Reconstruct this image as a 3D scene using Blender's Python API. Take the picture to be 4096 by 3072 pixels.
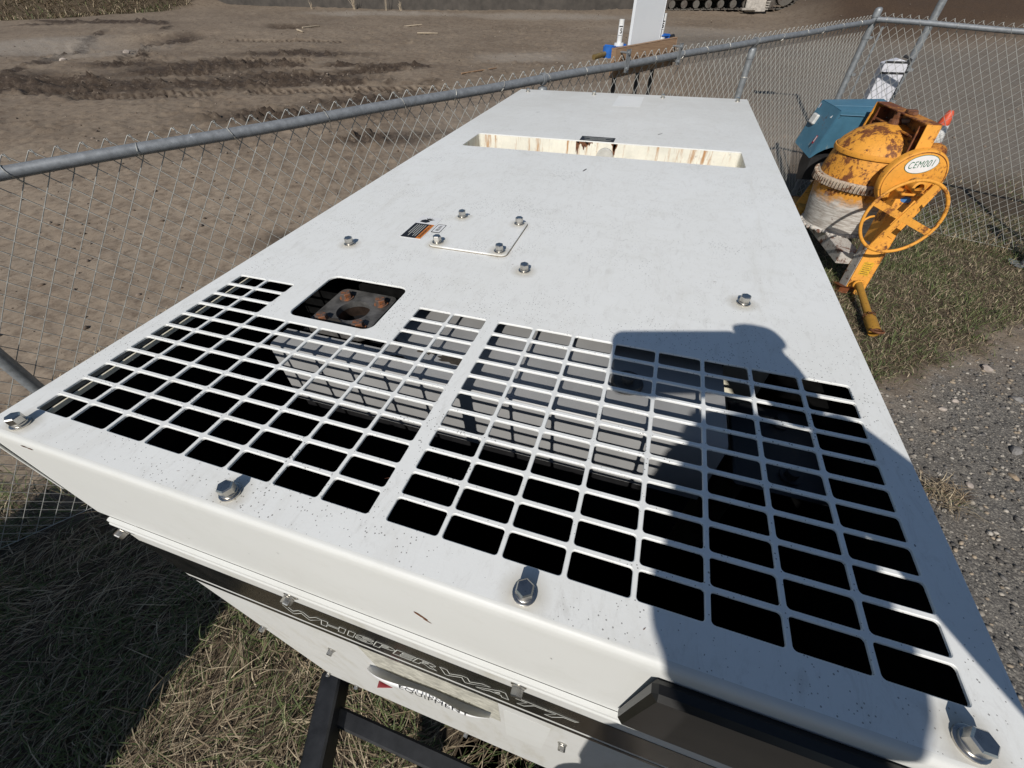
import bpy, bmesh, math, random
import numpy as np
from mathutils import Vector, Matrix

random.seed(7)
RNG = np.random.default_rng(11)
for o in list(bpy.data.objects):
    bpy.data.objects.remove(o)
scene = bpy.context.scene
COL = scene.collection
R_ = math.radians
U = 0.052            # one grille pitch in metres; u runs across the generator, v along it
TOP = 1.742          # height of the generator roof above the ground
PI = math.pi

# ------------------------------------------------------------------ camera
CAM = Vector((0.5839, -0.1196, 2.0626))
CX = Vector((0.95244923, 0.3045161, -0.01050734))
CY = Vector((0.20746717, -0.67338888, -0.70958071))
CZ = Vector((-0.22315427, 0.67365968, -0.70454582))
cam = bpy.data.cameras.new('camera')
cam.sensor_fit = 'HORIZONTAL'
cam.sensor_width = 36.0
cam.lens = 1610.1 / 4096 * 36.0
cam.clip_start = 0.02
cam.clip_end = 2000
camo = bpy.data.objects.new('camera', cam)
COL.objects.link(camo)
camo.matrix_world = Matrix(((CX.x, -CY.x, -CZ.x, CAM.x), (CX.y, -CY.y, -CZ.y, CAM.y),
                            (CX.z, -CY.z, -CZ.z, CAM.z), (0, 0, 0, 1)))
scene.camera = camo

# ------------------------------------------------------------------ light
SUN_L = Vector((0.022, 0.790, -0.612)).normalized()       # direction the light travels
world = bpy.data.worlds.new("World")
scene.world = world
world.use_nodes = True
wn = world.node_tree.nodes
wl = world.node_tree.links
wn.clear()
sky = wn.new('ShaderNodeTexSky')
sky.sky_type = 'NISHITA'
sky.sun_disc = False
sky.sun_elevation = math.asin(-SUN_L.z)
sky.sun_rotation = math.atan2(-SUN_L.x, -SUN_L.y)
sky.air_density = 1.0
sky.dust_density = 0.3
sky.ozone_density = 1.6
wb = wn.new('ShaderNodeBackground')
wb.inputs['Strength'].default_value = 0.057
wo = wn.new('ShaderNodeOutputWorld')
wl.new(sky.outputs[0], wb.inputs[0])
wl.new(wb.outputs[0], wo.inputs[0])
sun = bpy.data.lights.new('sun', 'SUN')
sun.energy = 4.0
sun.angle = R_(0.53)
sun.color = (1.0, 0.955, 0.895)
suno = bpy.data.objects.new('sun', sun)
COL.objects.link(suno)
suno.rotation_euler = SUN_L.to_track_quat('-Z', 'Y').to_euler()
scene.view_settings.view_transform = 'Standard'
scene.view_settings.look = 'None'
scene.view_settings.exposure = 0.0
scene.view_settings.gamma = 1.0
scene.view_settings.use_curve_mapping = False

# ------------------------------------------------------------------ numpy noise
def _hash(ix, iy, seed):
    h = (ix.astype(np.int64) * 374761393 + iy.astype(np.int64) * 668265263 + seed * 974634777) & 0x7fffffff
    h = ((h ^ (h >> 13)) * 1274126177) & 0x7fffffff
    return ((h ^ (h >> 16)) & 0xffff) / 65535.0
def vnoise(x, y, seed=0):
    x = np.asarray(x, float); y = np.asarray(y, float)
    ix = np.floor(x); iy = np.floor(y)
    fx = x - ix; fy = y - iy
    fx = fx * fx * (3 - 2 * fx); fy = fy * fy * (3 - 2 * fy)
    a = _hash(ix, iy, seed); b = _hash(ix + 1, iy, seed)
    c = _hash(ix, iy + 1, seed); d = _hash(ix + 1, iy + 1, seed)
    return (a * (1 - fx) + b * fx) * (1 - fy) + (c * (1 - fx) + d * fx) * fy
def fbm(x, y, seed=0, octv=4, gain=0.5):
    s = 0.0; a = 1.0; t = 0.0
    for i in range(octv):
        s = s + a * vnoise(x * 2 ** i, y * 2 ** i, seed + i * 17)
        t += a; a *= gain
    return s / t
def sstep(a, b, x):
    t = np.clip((x - a) / (b - a), 0, 1)
    return t * t * (3 - 2 * t)

# ------------------------------------------------------------------ materials
class NT:
    def __init__(self, name):
        self.m = bpy.data.materials.new(name)
        self.m.use_nodes = True
        self.n = self.m.node_tree.nodes
        self.l = self.m.node_tree.links
        self.b = self.n['Principled BSDF']
        self.tc = self.n.new('ShaderNodeTexCoord')
    def set(self, k, v):
        i = self.b.inputs[k]
        if hasattr(v, 'links') or hasattr(v, 'is_linked'):
            self.l.new(v, i)
        else:
            i.default_value = v
        return self
    def co(self, which='Object', scale=(1, 1, 1)):
        mp = self.n.new('ShaderNodeMapping')
        mp.inputs['Scale'].default_value = scale
        self.l.new(self.tc.outputs[which], mp.inputs[0])
        return mp.outputs[0]
    def noise(self, scale, detail=4, rough=0.6, co=None, dist=0.0):
        t = self.n.new('ShaderNodeTexNoise')
        t.inputs['Scale'].default_value = scale
        t.inputs['Detail'].default_value = detail
        t.inputs['Roughness'].default_value = rough
        t.inputs['Distortion'].default_value = dist
        self.l.new(co if co is not None else self.tc.outputs['Object'], t.inputs['Vector'])
        return t.outputs[0]
    def voro(self, scale, feature='F1', out=0, co=None, rnd=1.0):
        t = self.n.new('ShaderNodeTexVoronoi')
        t.feature = feature
        t.inputs['Scale'].default_value = scale
        t.inputs['Randomness'].default_value = rnd
        self.l.new(co if co is not None else self.tc.outputs['Object'], t.inputs['Vector'])
        return t.outputs[out]
    def ramp(self, fac, stops):
        r = self.n.new('ShaderNodeValToRGB')
        e = r.color_ramp.elements
        while len(e) < len(stops):
            e.new(0.5)
        for i, (p, c) in enumerate(stops):
            e[i].position = p
            e[i].color = (c, c, c, 1) if not isinstance(c, (tuple, list)) else (*c, 1)
        self.l.new(fac, r.inputs[0])
        return r.outputs[0]
    def mix(self, fac, a, b, blend='MIX'):
        x = self.n.new('ShaderNodeMix')
        x.data_type = 'RGBA'
        x.blend_type = blend
        for inp, v in ((x.inputs[0], fac), (x.inputs[6], a), (x.inputs[7], b)):
            if hasattr(v, 'is_linked'):
                self.l.new(v, inp)
            elif isinstance(v, (tuple, list)):
                inp.default_value = (*v, 1)
            else:
                inp.default_value = v
        return x.outputs[2]
    def math(self, op, a, b=0.0, clamp=False):
        x = self.n.new('ShaderNodeMath')
        x.operation = op
        x.use_clamp = clamp
        for inp, v in ((x.inputs[0], a), (x.inputs[1], b)):
            if hasattr(v, 'is_linked'):
                self.l.new(v, inp)
            else:
                inp.default_value = v
        return x.outputs[0]
    def attr(self, name, fac=False):
        a = self.n.new('ShaderNodeAttribute')
        a.attribute_name = name
        return a.outputs['Fac'] if fac else a.outputs['Color']
    def bump(self, h, strength=0.3, dist=0.005):
        b = self.n.new('ShaderNodeBump')
        b.inputs['Strength'].default_value = strength
        b.inputs['Distance'].default_value = dist
        self.l.new(h, b.inputs['Height'])
        self.l.new(b.outputs[0], self.b.inputs['Normal'])
        return self
    def sep(self, v):
        s = self.n.new('ShaderNodeSeparateXYZ')
        self.l.new(v, s.inputs[0])
        return s.outputs

def plain(name, col, rough=0.5, metal=0.0, var=0.15, scale=30, bump=0.0, spec=0.5):
    t = NT(name)
    n = t.noise(scale, 5)
    c = t.mix(t.ramp(n, [(0.3, 0.0), (0.7, 1.0)]), tuple(x * (1 - var) for x in col), tuple(min(1, x * (1 + var)) for x in col))
    t.set('Base Color', c).set('Metallic', metal).set('Specular IOR Level', spec)
    t.set('Roughness', t.math('ADD', rough - 0.06, t.math('MULTIPLY', n, 0.12)))
    if bump:
        t.bump(n, bump, 0.002)
    return t.m

def mat_white(name, col, speck=True, rough=0.42, streak=False, rings=()):
    t = NT(name)
    big = t.noise(2.2, 5, 0.65)
    mid = t.noise(14, 6, 0.7, t.co('Object', (1.0, 2.2, 1)))
    c = t.mix(t.ramp(big, [(0.35, 0.0), (0.75, 0.55)]), col, tuple(x * k for x, k in zip(col, (0.86, 0.85, 0.82))))
    c = t.mix(t.ramp(mid, [(0.52, 0.0), (0.8, 0.45)]), c, tuple(x * k for x, k in zip(col, (0.78, 0.77, 0.73))))
    if speck:
        d = t.voro(260, 'F1', 0)
        msk = t.noise(9, 4, 0.7)
        thr = t.math('MULTIPLY', t.ramp(msk, [(0.36, 0.15), (0.72, 1.0)]), 0.25)
        s = t.math('LESS_THAN', d, thr)
        c = t.mix(t.math('MULTIPLY', s, 0.75), c, (0.12, 0.11, 0.10))
        d2 = t.voro(60, 'F1', 0, t.co('Object', (1.0, 0.6, 1)))
        s2 = t.math('LESS_THAN', d2, t.math('MULTIPLY', t.ramp(t.noise(23, 3, 0.7), [(0.45, 0.0), (0.75, 1.0)]), 0.075))
        c = t.mix(t.math('MULTIPLY', s2, 0.75), c, (0.06, 0.055, 0.05))
        fib = t.noise(90, 6, 0.8, t.co('Object', (1.0, 0.35, 1)), 0.8)
        c = t.mix(t.ramp(fib, [(0.52, 0.0), (0.72, 0.32)]), c, (0.44, 0.42, 0.38))
        run = t.noise(5, 6, 0.75, t.co('Object', (3.0, 0.7, 1)), 1.2)
        c = t.mix(t.ramp(run, [(0.54, 0.0), (0.70, 0.20)]), c, (0.56, 0.53, 0.46))
        far = t.sep(t.tc.outputs['Object'])
        gr = t.math('MULTIPLY', t.ramp(t.math('ADD', t.math('MULTIPLY', far[1], 0.5), 0.45), [(0.45, 0.0), (0.95, 1.0)]), t.ramp(t.noise(3.2, 6, 0.7), [(0.30, 0.25), (0.65, 1.0)]))
        c = t.mix(gr, c, (0.62, 0.605, 0.56))
    for bp in rings:
        vm = t.n.new('ShaderNodeVectorMath'); vm.operation = 'DISTANCE'
        t.l.new(t.tc.outputs['Object'], vm.inputs[0]); vm.inputs[1].default_value = bp
        rf = t.math('ADD', t.math('MULTIPLY', vm.outputs['Value'], 30.0), t.math('MULTIPLY', mid, 0.6))
        c = t.mix(t.ramp(rf, [(0.62, 0.55), (1.0, 0.0)]), c, (0.40, 0.36, 0.28))
    if streak:
        st = t.noise(26, 5, 0.7, t.co('Object', (1.0, 1.0, 0.18)))
        c = t.mix(t.ramp(st, [(0.5, 0.0), (0.72, 0.5)]), c, (0.42, 0.39, 0.30))
    t.set('Base Color', c).set('Roughness', t.math('ADD', rough, t.math('MULTIPLY', mid, 0.15)))
    t.bump(t.noise(420, 3, 0.6), 0.12, 0.0006)
    return t.m

def mat_rusty(name, paint, rust=(0.16, 0.045, 0.012), amount=0.5, scale=9, dark=(0.035, 0.014, 0.008), rough=0.55, extra=None):
    t = NT(name)
    n1 = t.noise(scale, 8, 0.72, dist=0.3)
    n2 = t.noise(scale * 4.5, 6, 0.75)
    n3 = t.noise(scale * 0.45, 4, 0.6)
    f = t.math('ADD', t.math('MULTIPLY', n1, 0.6), t.math('ADD', t.math('MULTIPLY', n2, 0.25), t.math('MULTIPLY', n3, 0.3)))
    lo = 0.74 - 0.28 * amount
    fade = t.mix(t.ramp(n1, [(0.3, 0.0), (0.7, 1.0)]), tuple(x * 0.82 for x in paint), tuple(min(1, x * 1.12) for x in paint))
    c = t.mix(t.ramp(f, [(lo - 0.05, 0.0), (lo - 0.005, 0.25), (lo + 0.02, 0.9), (lo + 0.08, 1.0)]), fade, rust)
    c = t.mix(t.ramp(n2, [(0.59, 0.0), (0.625, 1.0)]), c, t.mix(t.ramp(f, [(lo - 0.1, 0.0), (lo + 0.05, 1.0)]), c, dark))
    if extra:
        c = extra(t, c)
    t.set('Base Color', c).set('Roughness', t.math('ADD', rough, t.math('MULTIPLY', f, 0.2)))
    t.bump(t.math('ADD', f, t.math('MULTIPLY', n2, 0.4)), 0.25, 0.002)
    return t.m

M = {}
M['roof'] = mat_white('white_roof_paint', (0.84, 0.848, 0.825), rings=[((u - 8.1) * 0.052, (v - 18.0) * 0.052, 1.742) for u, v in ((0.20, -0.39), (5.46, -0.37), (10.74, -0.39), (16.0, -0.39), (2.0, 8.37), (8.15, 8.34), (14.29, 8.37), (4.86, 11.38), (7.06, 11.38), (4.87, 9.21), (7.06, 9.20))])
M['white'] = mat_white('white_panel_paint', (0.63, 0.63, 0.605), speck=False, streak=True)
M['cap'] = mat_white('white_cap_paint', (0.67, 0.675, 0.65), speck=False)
M['steel'] = plain('zinc_bolt_steel', (0.55, 0.53, 0.49), 0.28, 1.0, 0.2, 120)
M['black'] = plain('black_frame_paint', (0.014, 0.015, 0.017), 0.45, 0.0, 0.4, 25, 0.1)
M['blackgloss'] = plain('black_gloss_plate', (0.010, 0.0095, 0.009), 0.38, 0.0, 0.6, 18, 0.05)
M['void'] = plain('black_foam_lining', (0.006, 0.006, 0.006), 0.95, 0.0, 0.5, 60, 0.0, 0.05)
M['core'] = plain('dark_radiator_core', (0.012, 0.012, 0.013), 0.8, 0.0, 0.3, 60, 0.0, 0.1)
M['tank'] = plain('grey_radiator_tank', (0.31, 0.31, 0.305), 0.42, 0.0, 0.10, 16, 0.05)
M['castiron'] = plain('grey_cast_iron', (0.075, 0.073, 0.070), 0.6, 0.0, 0.75, 45, 0.3)
M['pipe_in'] = plain('brown_pipe_interior', (0.10, 0.07, 0.055), 0.35, 0.8, 0.5, 40)
M['rustbolt'] = mat_rusty('rusty_bolt', (0.09, 0.07, 0.06), (0.26, 0.095, 0.035), 0.62, 90)
M['rust'] = mat_rusty('dark_rust', (0.17, 0.065, 0.025), (0.09, 0.03, 0.013), 0.5, 60)
M['stripe'] = plain('black_stripe_vinyl', (0.012, 0.011, 0.010), 0.25, 0.0, 0.5, 30)
M['line'] = plain('pale_print', (0.55, 0.55, 0.50), 0.5, 0, 0.05)
M['print'] = plain('black_print', (0.012, 0.012, 0.014), 0.5, 0, 0.1)
M['sticker'] = plain('white_sticker_vinyl', (0.78, 0.78, 0.77), 0.35, 0, 0.05)
M['adhesive'] = plain('old_adhesive', (0.44, 0.425, 0.36), 0.75, 0, 0.35, 70)
M['red'] = plain('red_print', (0.32, 0.02, 0.03), 0.4)
M['orange_l'] = plain('orange_print', (0.62, 0.20, 0.03), 0.5)
M['cream'] = plain('cream_inner_paint', (0.74, 0.70, 0.56), 0.5, 0, 0.06)
M['patch'] = plain('clean_paint_patch', (0.775, 0.775, 0.75), 0.35, 0, 0.03)
M['bluep'] = plain('blue_print', (0.05, 0.16, 0.38), 0.5)
M['green'] = plain('green_print', (0.01, 0.13, 0.06), 0.5)
M['yellowl'] = plain('yellow_label', (0.62, 0.36, 0.02), 0.5, 0, 0.25, 60)

def recess_extra(t, c):
    p = t.sep(t.tc.outputs['Object'])
    st = t.noise(60, 5, 0.75, t.co('Object', (1.0, 1.0, 0.08)))
    dn = t.math('ADD', t.math('MULTIPLY', p[2], 6.0), 0.64)      # stronger under the upper lip
    f = t.math('MULTIPLY', t.ramp(st, [(0.54, 0.0), (0.66, 1.0)]), t.ramp(dn, [(0.0, 0.15), (0.5, 0.9)]))
    return t.mix(f, c, (0.42, 0.19, 0.05))
M['recess'] = mat_rusty('cream_recess_with_rust_runs', (0.80, 0.77, 0.66), (0.30, 0.10, 0.03), 0.05, 14, extra=recess_extra)

YEL = (0.78, 0.345, 0.042)
M['yel'] = mat_rusty('orange_mixer_paint', YEL, (0.20, 0.065, 0.015), 0.36, 9)
M['lugm'] = plain('weathered_lug_paint', (0.52, 0.51, 0.47), 0.5, 0, 0.15, 40)
M['yelrust'] = mat_rusty('rusted_orange_paint', (0.62, 0.25, 0.035), (0.17, 0.05, 0.015), 0.72, 8)
M['yelbrown'] = mat_rusty('shade_and_print_brown', (0.40, 0.17, 0.03), (0.10, 0.035, 0.012), 0.7, 8)  # darker orange: shade inside the yoke channel put into the colour; also label print
def drum_extra(t, c):
    p = t.sep(t.tc.outputs['Object'])
    n = t.noise(11, 7, 0.7)
    lines = t.noise(30, 6, 0.7, t.co('Object', (0.3, 0.3, 2.6)))
    h = t.math('ADD', p[2], t.math('MULTIPLY', t.math('SUBTRACT', n, 0.5), 0.30))
    f = t.ramp(h, [(0.545, 1.0), (0.66, 0.0)])
    cem = t.mix(t.ramp(lines, [(0.42, 0.0), (0.60, 1.0)]), (0.60, 0.575, 0.53), (0.34, 0.30, 0.26))
    cem = t.mix(t.ramp(t.noise(26, 6, 0.75), [(0.63, 0.0), (0.69, 1.0)]), cem, (0.10, 0.04, 0.02))
    return t.mix(f, c, cem)
M['drum'] = mat_rusty('orange_drum_with_cement', YEL, (0.16, 0.05, 0.015), 0.53, 10, extra=drum_extra)
M['cement'] = mat_rusty('cement_splashed_beam', (0.52, 0.49, 0.44), (0.13, 0.045, 0.02), 0.45, 14)
M['gear'] = mat_rusty('rusty_cement_gear', (0.48, 0.40, 0.31), (0.17, 0.075, 0.035), 0.5, 30)
def blue_extra(t, c):
    n = t.noise(9, 7, 0.75, t.co('Object', (1, 1, 0.5)))
    p = t.sep(t.tc.outputs['Object'])
    h = t.math('ADD', t.math('MULTIPLY', p[2], -1.0), 0.95)
    f = t.math('MULTIPLY', t.ramp(n, [(0.54, 0.0), (0.60, 1.0)]), t.ramp(h, [(0.05, 0.0), (0.25, 1.0)]))
    return t.mix(f, c, (0.50, 0.47, 0.37))
M['blue'] = mat_rusty('blue_hood_paint', (0.055, 0.155, 0.235), (0.14, 0.05, 0.03), 0.02, 6, rough=0.3)
M['bluew'] = mat_rusty('worn_blue_hood_paint', (0.060, 0.165, 0.245), (0.14, 0.05, 0.03), 0.05, 6, rough=0.3, extra=blue_extra)
M['towpipe'] = mat_rusty('ochre_tow_pipe', (0.42, 0.22, 0.03), (0.14, 0.05, 0.015), 0.3, 16)
M['tyre'] = plain('black_rubber', (0.018, 0.018, 0.018), 0.85, 0, 0.3, 40, 0.2)

def mat_galv(name, col, spots=True, rough=0.42, metal=0.55):
    t = NT(name)
    n = t.noise(38, 6, 0.7)
    c = t.mix(t.ramp(n, [(0.35, 0.0), (0.7, 1.0)]), tuple(x * 0.75 for x in col), tuple(x * 1.2 for x in col))
    if spots:
        s = t.noise(26, 5, 0.8, t.co('Object', (1, 1, 1)), 0.6)
        c = t.mix(t.ramp(s, [(0.66, 0.0), (0.71, 0.7)]), c, tuple(min(0.8, x * 2.6) for x in col))
    t.set('Base Color', c).set('Metallic', metal).set('Roughness', t.math('ADD', rough, t.math('MULTIPLY', n, 0.15)))
    return t.m
M['rail'] = mat_galv('weathered_galvanised_rail', (0.24, 0.255, 0.27), True, 0.5, 0.3)
M['post'] = mat_galv('galvanised_post', (0.27, 0.285, 0.295), False, 0.42, 0.4)
M['wire'] = mat_galv('galvanised_wire', (0.46, 0.46, 0.43), False, 0.5, 0.3)
M['tie'] = mat_galv('aluminium_tie', (0.62, 0.60, 0.54), False, 0.35, 0.5)
M['dark'] = plain('black_plastic', (0.02, 0.02, 0.021), 0.5)
M['pvc'] = plain('white_pvc', (0.70, 0.70, 0.68), 0.4, 0, 0.05)
M['board'] = plain('white_board', (0.74, 0.76, 0.78), 0.4, 0, 0.02, 6)
M['bluepl'] = plain('blue_plastic', (0.02, 0.12, 0.42), 0.4)
M['brass'] = plain('brass_rod', (0.35, 0.25, 0.10), 0.4, 0.6)
def mat_wood():
    t = NT('weathered_wood')
    g = t.noise(18, 6, 0.6, t.co('Object', (0.6, 0.6, 9)))
    t.set('Base Color', t.mix(t.ramp(g, [(0.3, 0.0), (0.7, 1.0)]), (0.22, 0.13, 0.075), (0.36, 0.235, 0.14))).set('Roughness', 0.75)
    t.bump(g, 0.3, 0.002)
    return t.m
M['wood'] = mat_wood()
M['cone'] = plain('orange_cone_plastic', (0.62, 0.085, 0.03), 0.5, 0, 0.15)
M['conew'] = plain('white_reflective_band', (0.70, 0.69, 0.66), 0.45, 0, 0.1, 40)
M['enclosure'] = plain('white_enclosure', (0.62, 0.62, 0.66), 0.45, 0, 0.06)
M['cloth'] = plain('dark_jacket', (0.03, 0.035, 0.05), 0.9)
M['skin'] = plain('skin', (0.45, 0.26, 0.18), 0.5)
M['jeans'] = plain('denim', (0.04, 0.06, 0.11), 0.9)
M['caster'] = plain('dark_caster_paint', (0.05, 0.06, 0.065), 0.5, 0.0, 0.1, 6)
M['silt'] = plain('dark_silt_fabric', (0.060, 0.052, 0.044), 0.85, 0, 0.35, 3, 0.2)
M['track'] = mat_rusty('muddy_track_steel', (0.10, 0.09, 0.075), (0.06, 0.045, 0.035), 0.5, 8)
M['mudpale'] = plain('pale_dusty_steel', (0.34, 0.31, 0.27), 0.7, 0.2, 0.3, 12)
M['tan'] = plain('light_twig', (0.40, 0.33, 0.24), 0.8)

# ------------------------------------------------------------------ mesh helpers
def link(o, parent=None):
    COL.objects.link(o)
    if parent is not None:
        o.parent = parent
    return o
def root_loc(p):
    while p.parent is not None:
        p = p.parent
    return p
def empty(name, loc, label, cat, group=None, rz=0.0):
    o = bpy.data.objects.new(name, None)
    COL.objects.link(o)
    o.location = loc
    o.rotation_euler = (0, 0, rz)
    o.empty_display_size = 0.1
    o['label'] = label
    o['category'] = cat
    if group:
        o['group'] = group
    return o
def tag(o, label=None, cat=None, group=None, kind=None):
    for k, v in (('label', label), ('category', cat), ('group', group), ('kind', kind)):
        if v:
            o[k] = v
    return o
class MB:
    """collects primitives into one mesh; coordinates are world (minus origin) unless loc is given"""
    def __init__(self, origin=(0, 0, 0)):
        self.bm = bmesh.new()
        self.o = Vector(origin)
        self.smooth = False
    def quad(self, *ps):
        self.bm.faces.new([self.bm.verts.new(Vector(p) - self.o) for p in ps])
    def box(self, lo, hi, bev=0.0, mat=None, seg=1):
        lo = Vector(lo); hi = Vector(hi)
        r = bmesh.ops.create_cube(self.bm, size=1.0)
        vs = r['verts']
        sc = hi - lo
        for v in vs:
            v.co = Vector((v.co.x * sc.x, v.co.y * sc.y, v.co.z * sc.z)) + (lo + hi) / 2 - self.o
        if mat is not None:
            for v in vs:
                v.co = mat @ v.co
        if bev > 0:
            es = list({e for v in vs for e in v.link_edges})
            bmesh.ops.bevel(self.bm, geom=es, offset=bev, segments=seg, affect='EDGES', profile=0.6)
        return self
    def obox(self, c, ax, ay, az, sx, sy, sz, bev=0.0):
        """oriented box, full sizes along unit axes"""
        r = bmesh.ops.create_cube(self.bm, size=1.0)
        vs = r['verts']
        c = Vector(c); ax = Vector(ax); ay = Vector(ay); az = Vector(az)
        for v in vs:
            v.co = c + ax * (v.co.x * sx) + ay * (v.co.y * sy) + az * (v.co.z * sz) - self.o
        if bev > 0:
            es = list({e for v in vs for e in v.link_edges})
            bmesh.ops.bevel(self.bm, geom=es, offset=bev, segments=1, affect='EDGES')
        return self
    def tube(self, pts, r, seg=8, cap=True, closed=False):
        pts = [Vector(p) for p in pts]
        n = len(pts)
        rr = r if isinstance(r, (list, tuple)) else [r] * n
        rings = []
        prev = None
        for i in range(n):
            if closed:
                d = pts[(i + 1) % n] - pts[i - 1]
            else:
                d = pts[min(i + 1, n - 1)] - pts[max(i - 1, 0)]
            d.normalize()
            if prev is None:
                a = Vector((0, 0, 1)) if abs(d.z) < 0.9 else Vector((1, 0, 0))
                x = d.cross(a).normalized()
            else:
                x = (prev - d * prev.dot(d)).normalized()
            prev = x
            y = d.cross(x)
            rings.append([self.bm.verts.new(pts[i] + (x * math.cos(2 * PI * k / seg) + y * math.sin(2 * PI * k / seg)) * rr[i] - self.o) for k in range(seg)])
        m = n if closed else n - 1
        for i in range(m):
            a = rings[i]; b = rings[(i + 1) % n]
            for k in range(seg):
                self.bm.faces.new((a[k], a[(k + 1) % seg], b[(k + 1) % seg], b[k]))
        if cap and not closed:
            self.bm.faces.new(rings[0][::-1])
            self.bm.faces.new(rings[-1])
        return self
    def lathe(self, prof, c=(0, 0, 0), ax=(0, 0, 1), seg=32, closed=False):
        c = Vector(c); az = Vector(ax).normalized()
        a = Vector((1, 0, 0)) if abs(az.x) < 0.9 else Vector((0, 1, 0))
        x = a.cross(az).normalized(); y = az.cross(x)
        rings = []
        for (r, z) in prof:
            if r < 1e-6:
                rings.append([self.bm.verts.new(c + az * z - self.o)])
            else:
                rings.append([self.bm.verts.new(c + az * z + (x * math.cos(2 * PI * k / seg) + y * math.sin(2 * PI * k / seg)) * r - self.o) for k in range(seg)])
        n = len(rings)
        for i in range(n if closed else n - 1):
            p = rings[i]; q = rings[(i + 1) % n]
            for k in range(seg):
                k2 = (k + 1) % seg
                if len(p) == 1 and len(q) == 1:
                    continue
                if len(p) == 1:
                    self.bm.faces.new((p[0], q[k2], q[k]))
                elif len(q) == 1:
                    self.bm.faces.new((p[k], p[k2], q[0]))
                else:
                    self.bm.faces.new((p[k], p[k2], q[k2], q[k]))
        return self
    def prism(self, poly, d, c=(0, 0, 0), ax=(1, 0, 0), ay=(0, 1, 0), bev=0.0):
        """polygon (2D in ax, ay) extruded by vector d"""
        c = Vector(c); ax = Vector(ax); ay = Vector(ay); d = Vector(d)
        a = [self.bm.verts.new(c + ax * p[0] + ay * p[1] - self.o) for p in poly]
        b = [self.bm.verts.new(c + ax * p[0] + ay * p[1] + d - self.o) for p in poly]
        fs = [self.bm.faces.new(a), self.bm.faces.new(b[::-1])]
        n = len(poly)
        for i in range(n):
            fs.append(self.bm.faces.new((a[i], b[i], b[(i + 1) % n], a[(i + 1) % n])))
        if bev > 0:
            es = list({e for f in fs for e in f.edges})
            bmesh.ops.bevel(self.bm, geom=es, offset=bev, segments=1, affect='EDGES')
        return self
    def mesh(self, name, smooth=None):
        bmesh.ops.recalc_face_normals(self.bm, faces=self.bm.faces)
        me = bpy.data.meshes.new(name)
        self.bm.to_mesh(me)
        self.bm.free()
        if smooth is not None:
            me.shade_smooth()
            if smooth < 179:
                me.set_sharp_from_angle(angle=R_(smooth))
        return me
    def build(self, name, mat, parent=None, smooth=35, loc=None):
        me = self.mesh(name, smooth)
        me.materials.append(M[mat] if isinstance(mat, str) else mat)
        o = bpy.data.objects.new(name, me)
        link(o, parent)
        if loc is not None:
            o.location = loc
        return o
def raw(name, verts, faces, mat, parent=None, smooth=False, attrs=None):
    me = bpy.data.meshes.new(name)
    verts = np.asarray(verts, np.float32)
    faces = np.asarray(faces, np.int32)
    k = faces.shape[1]
    me.vertices.add(len(verts))
    me.vertices.foreach_set('co', verts.ravel())
    me.loops.add(faces.size)
    me.loops.foreach_set('vertex_index', faces.ravel())
    me.polygons.add(len(faces))
    me.polygons.foreach_set('loop_start', np.arange(0, faces.size, k, dtype=np.int32))
    me.polygons.foreach_set('loop_total', np.full(len(faces), k, np.int32))
    me.update(calc_edges=True)
    if smooth:
        me.polygons.foreach_set('use_smooth', np.ones(len(faces), bool))
    for an, av in (attrs or {}).items():
        a = me.color_attributes.new(an, 'FLOAT_COLOR', 'POINT')
        av = np.asarray(av, np.float32)
        if av.ndim == 1:
            av = np.stack([av, av, av], 1)
        a.data.foreach_set('color', np.concatenate([av, np.ones((len(av), 1), np.float32)], 1).ravel())
    me.materials.append(M[mat] if isinstance(mat, str) else mat)
    o = bpy.data.objects.new(name, me)
    return link(o, parent)
def text_obj(name, body, size, mat, right, up, pos, parent=None, wx=1.0, shear=0.0, offset=0.0, outline=0.0, space=1.0, width=None, height=None, origin=(0, 0, 0), raise_=0.0003):
    """lettering as real geometry lying in the plane (right, up); pos is its lower-left corner"""
    cu = bpy.data.curves.new(name, 'FONT')
    cu.body = body
    cu.size = 1.0
    cu.shear = shear
    cu.offset = offset
    cu.space_character = space
    if outline:
        cu.fill_mode = 'NONE'
        cu.bevel_depth = outline
        cu.bevel_resolution = 0
    to = bpy.data.objects.new(name, cu)
    COL.objects.link(to)
    dg = bpy.context.evaluated_depsgraph_get()
    me = bpy.data.meshes.new_from_object(to.evaluated_get(dg))
    bpy.data.objects.remove(to)
    co = np.zeros(len(me.vertices) * 3)
    me.vertices.foreach_get('co', co)
    co = co.reshape(-1, 3)
    x0, y0 = co[:, 0].min(), co[:, 1].min()
    w, h = co[:, 0].max() - x0, co[:, 1].max() - y0
    sx = (width / w) if width else size * wx
    sy = (height / h) if height else size
    right = np.array(right, float); up = np.array(up, float); nrm = np.cross(right, up)
    P = np.array(pos, float) - np.array(origin, float)
    out = P + np.outer((co[:, 0] - x0) * sx, right) + np.outer((co[:, 1] - y0) * sy, up) + np.outer(co[:, 2] * min(sx, sy) * (0.4 if outline else 1) + raise_, nrm)
    me.vertices.foreach_set('co', out.ravel().astype(np.float32))
    me.update()
    me.name = name
    me.materials.clear()
    me.materials.append(M[mat])
    o = bpy.data.objects.new(name, me)
    return link(o, parent)

# ------------------------------------------------------------------ ground height
FD = np.array([-0.314, 0.949])
def gz(x, y):
    d = FD[0] * (x - CAM.x) + FD[1] * (y - CAM.y)
    e = np.clip(d - 4.5, 0, 40)
    return 0.068 * e * e / (e + 2.2)
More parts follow.
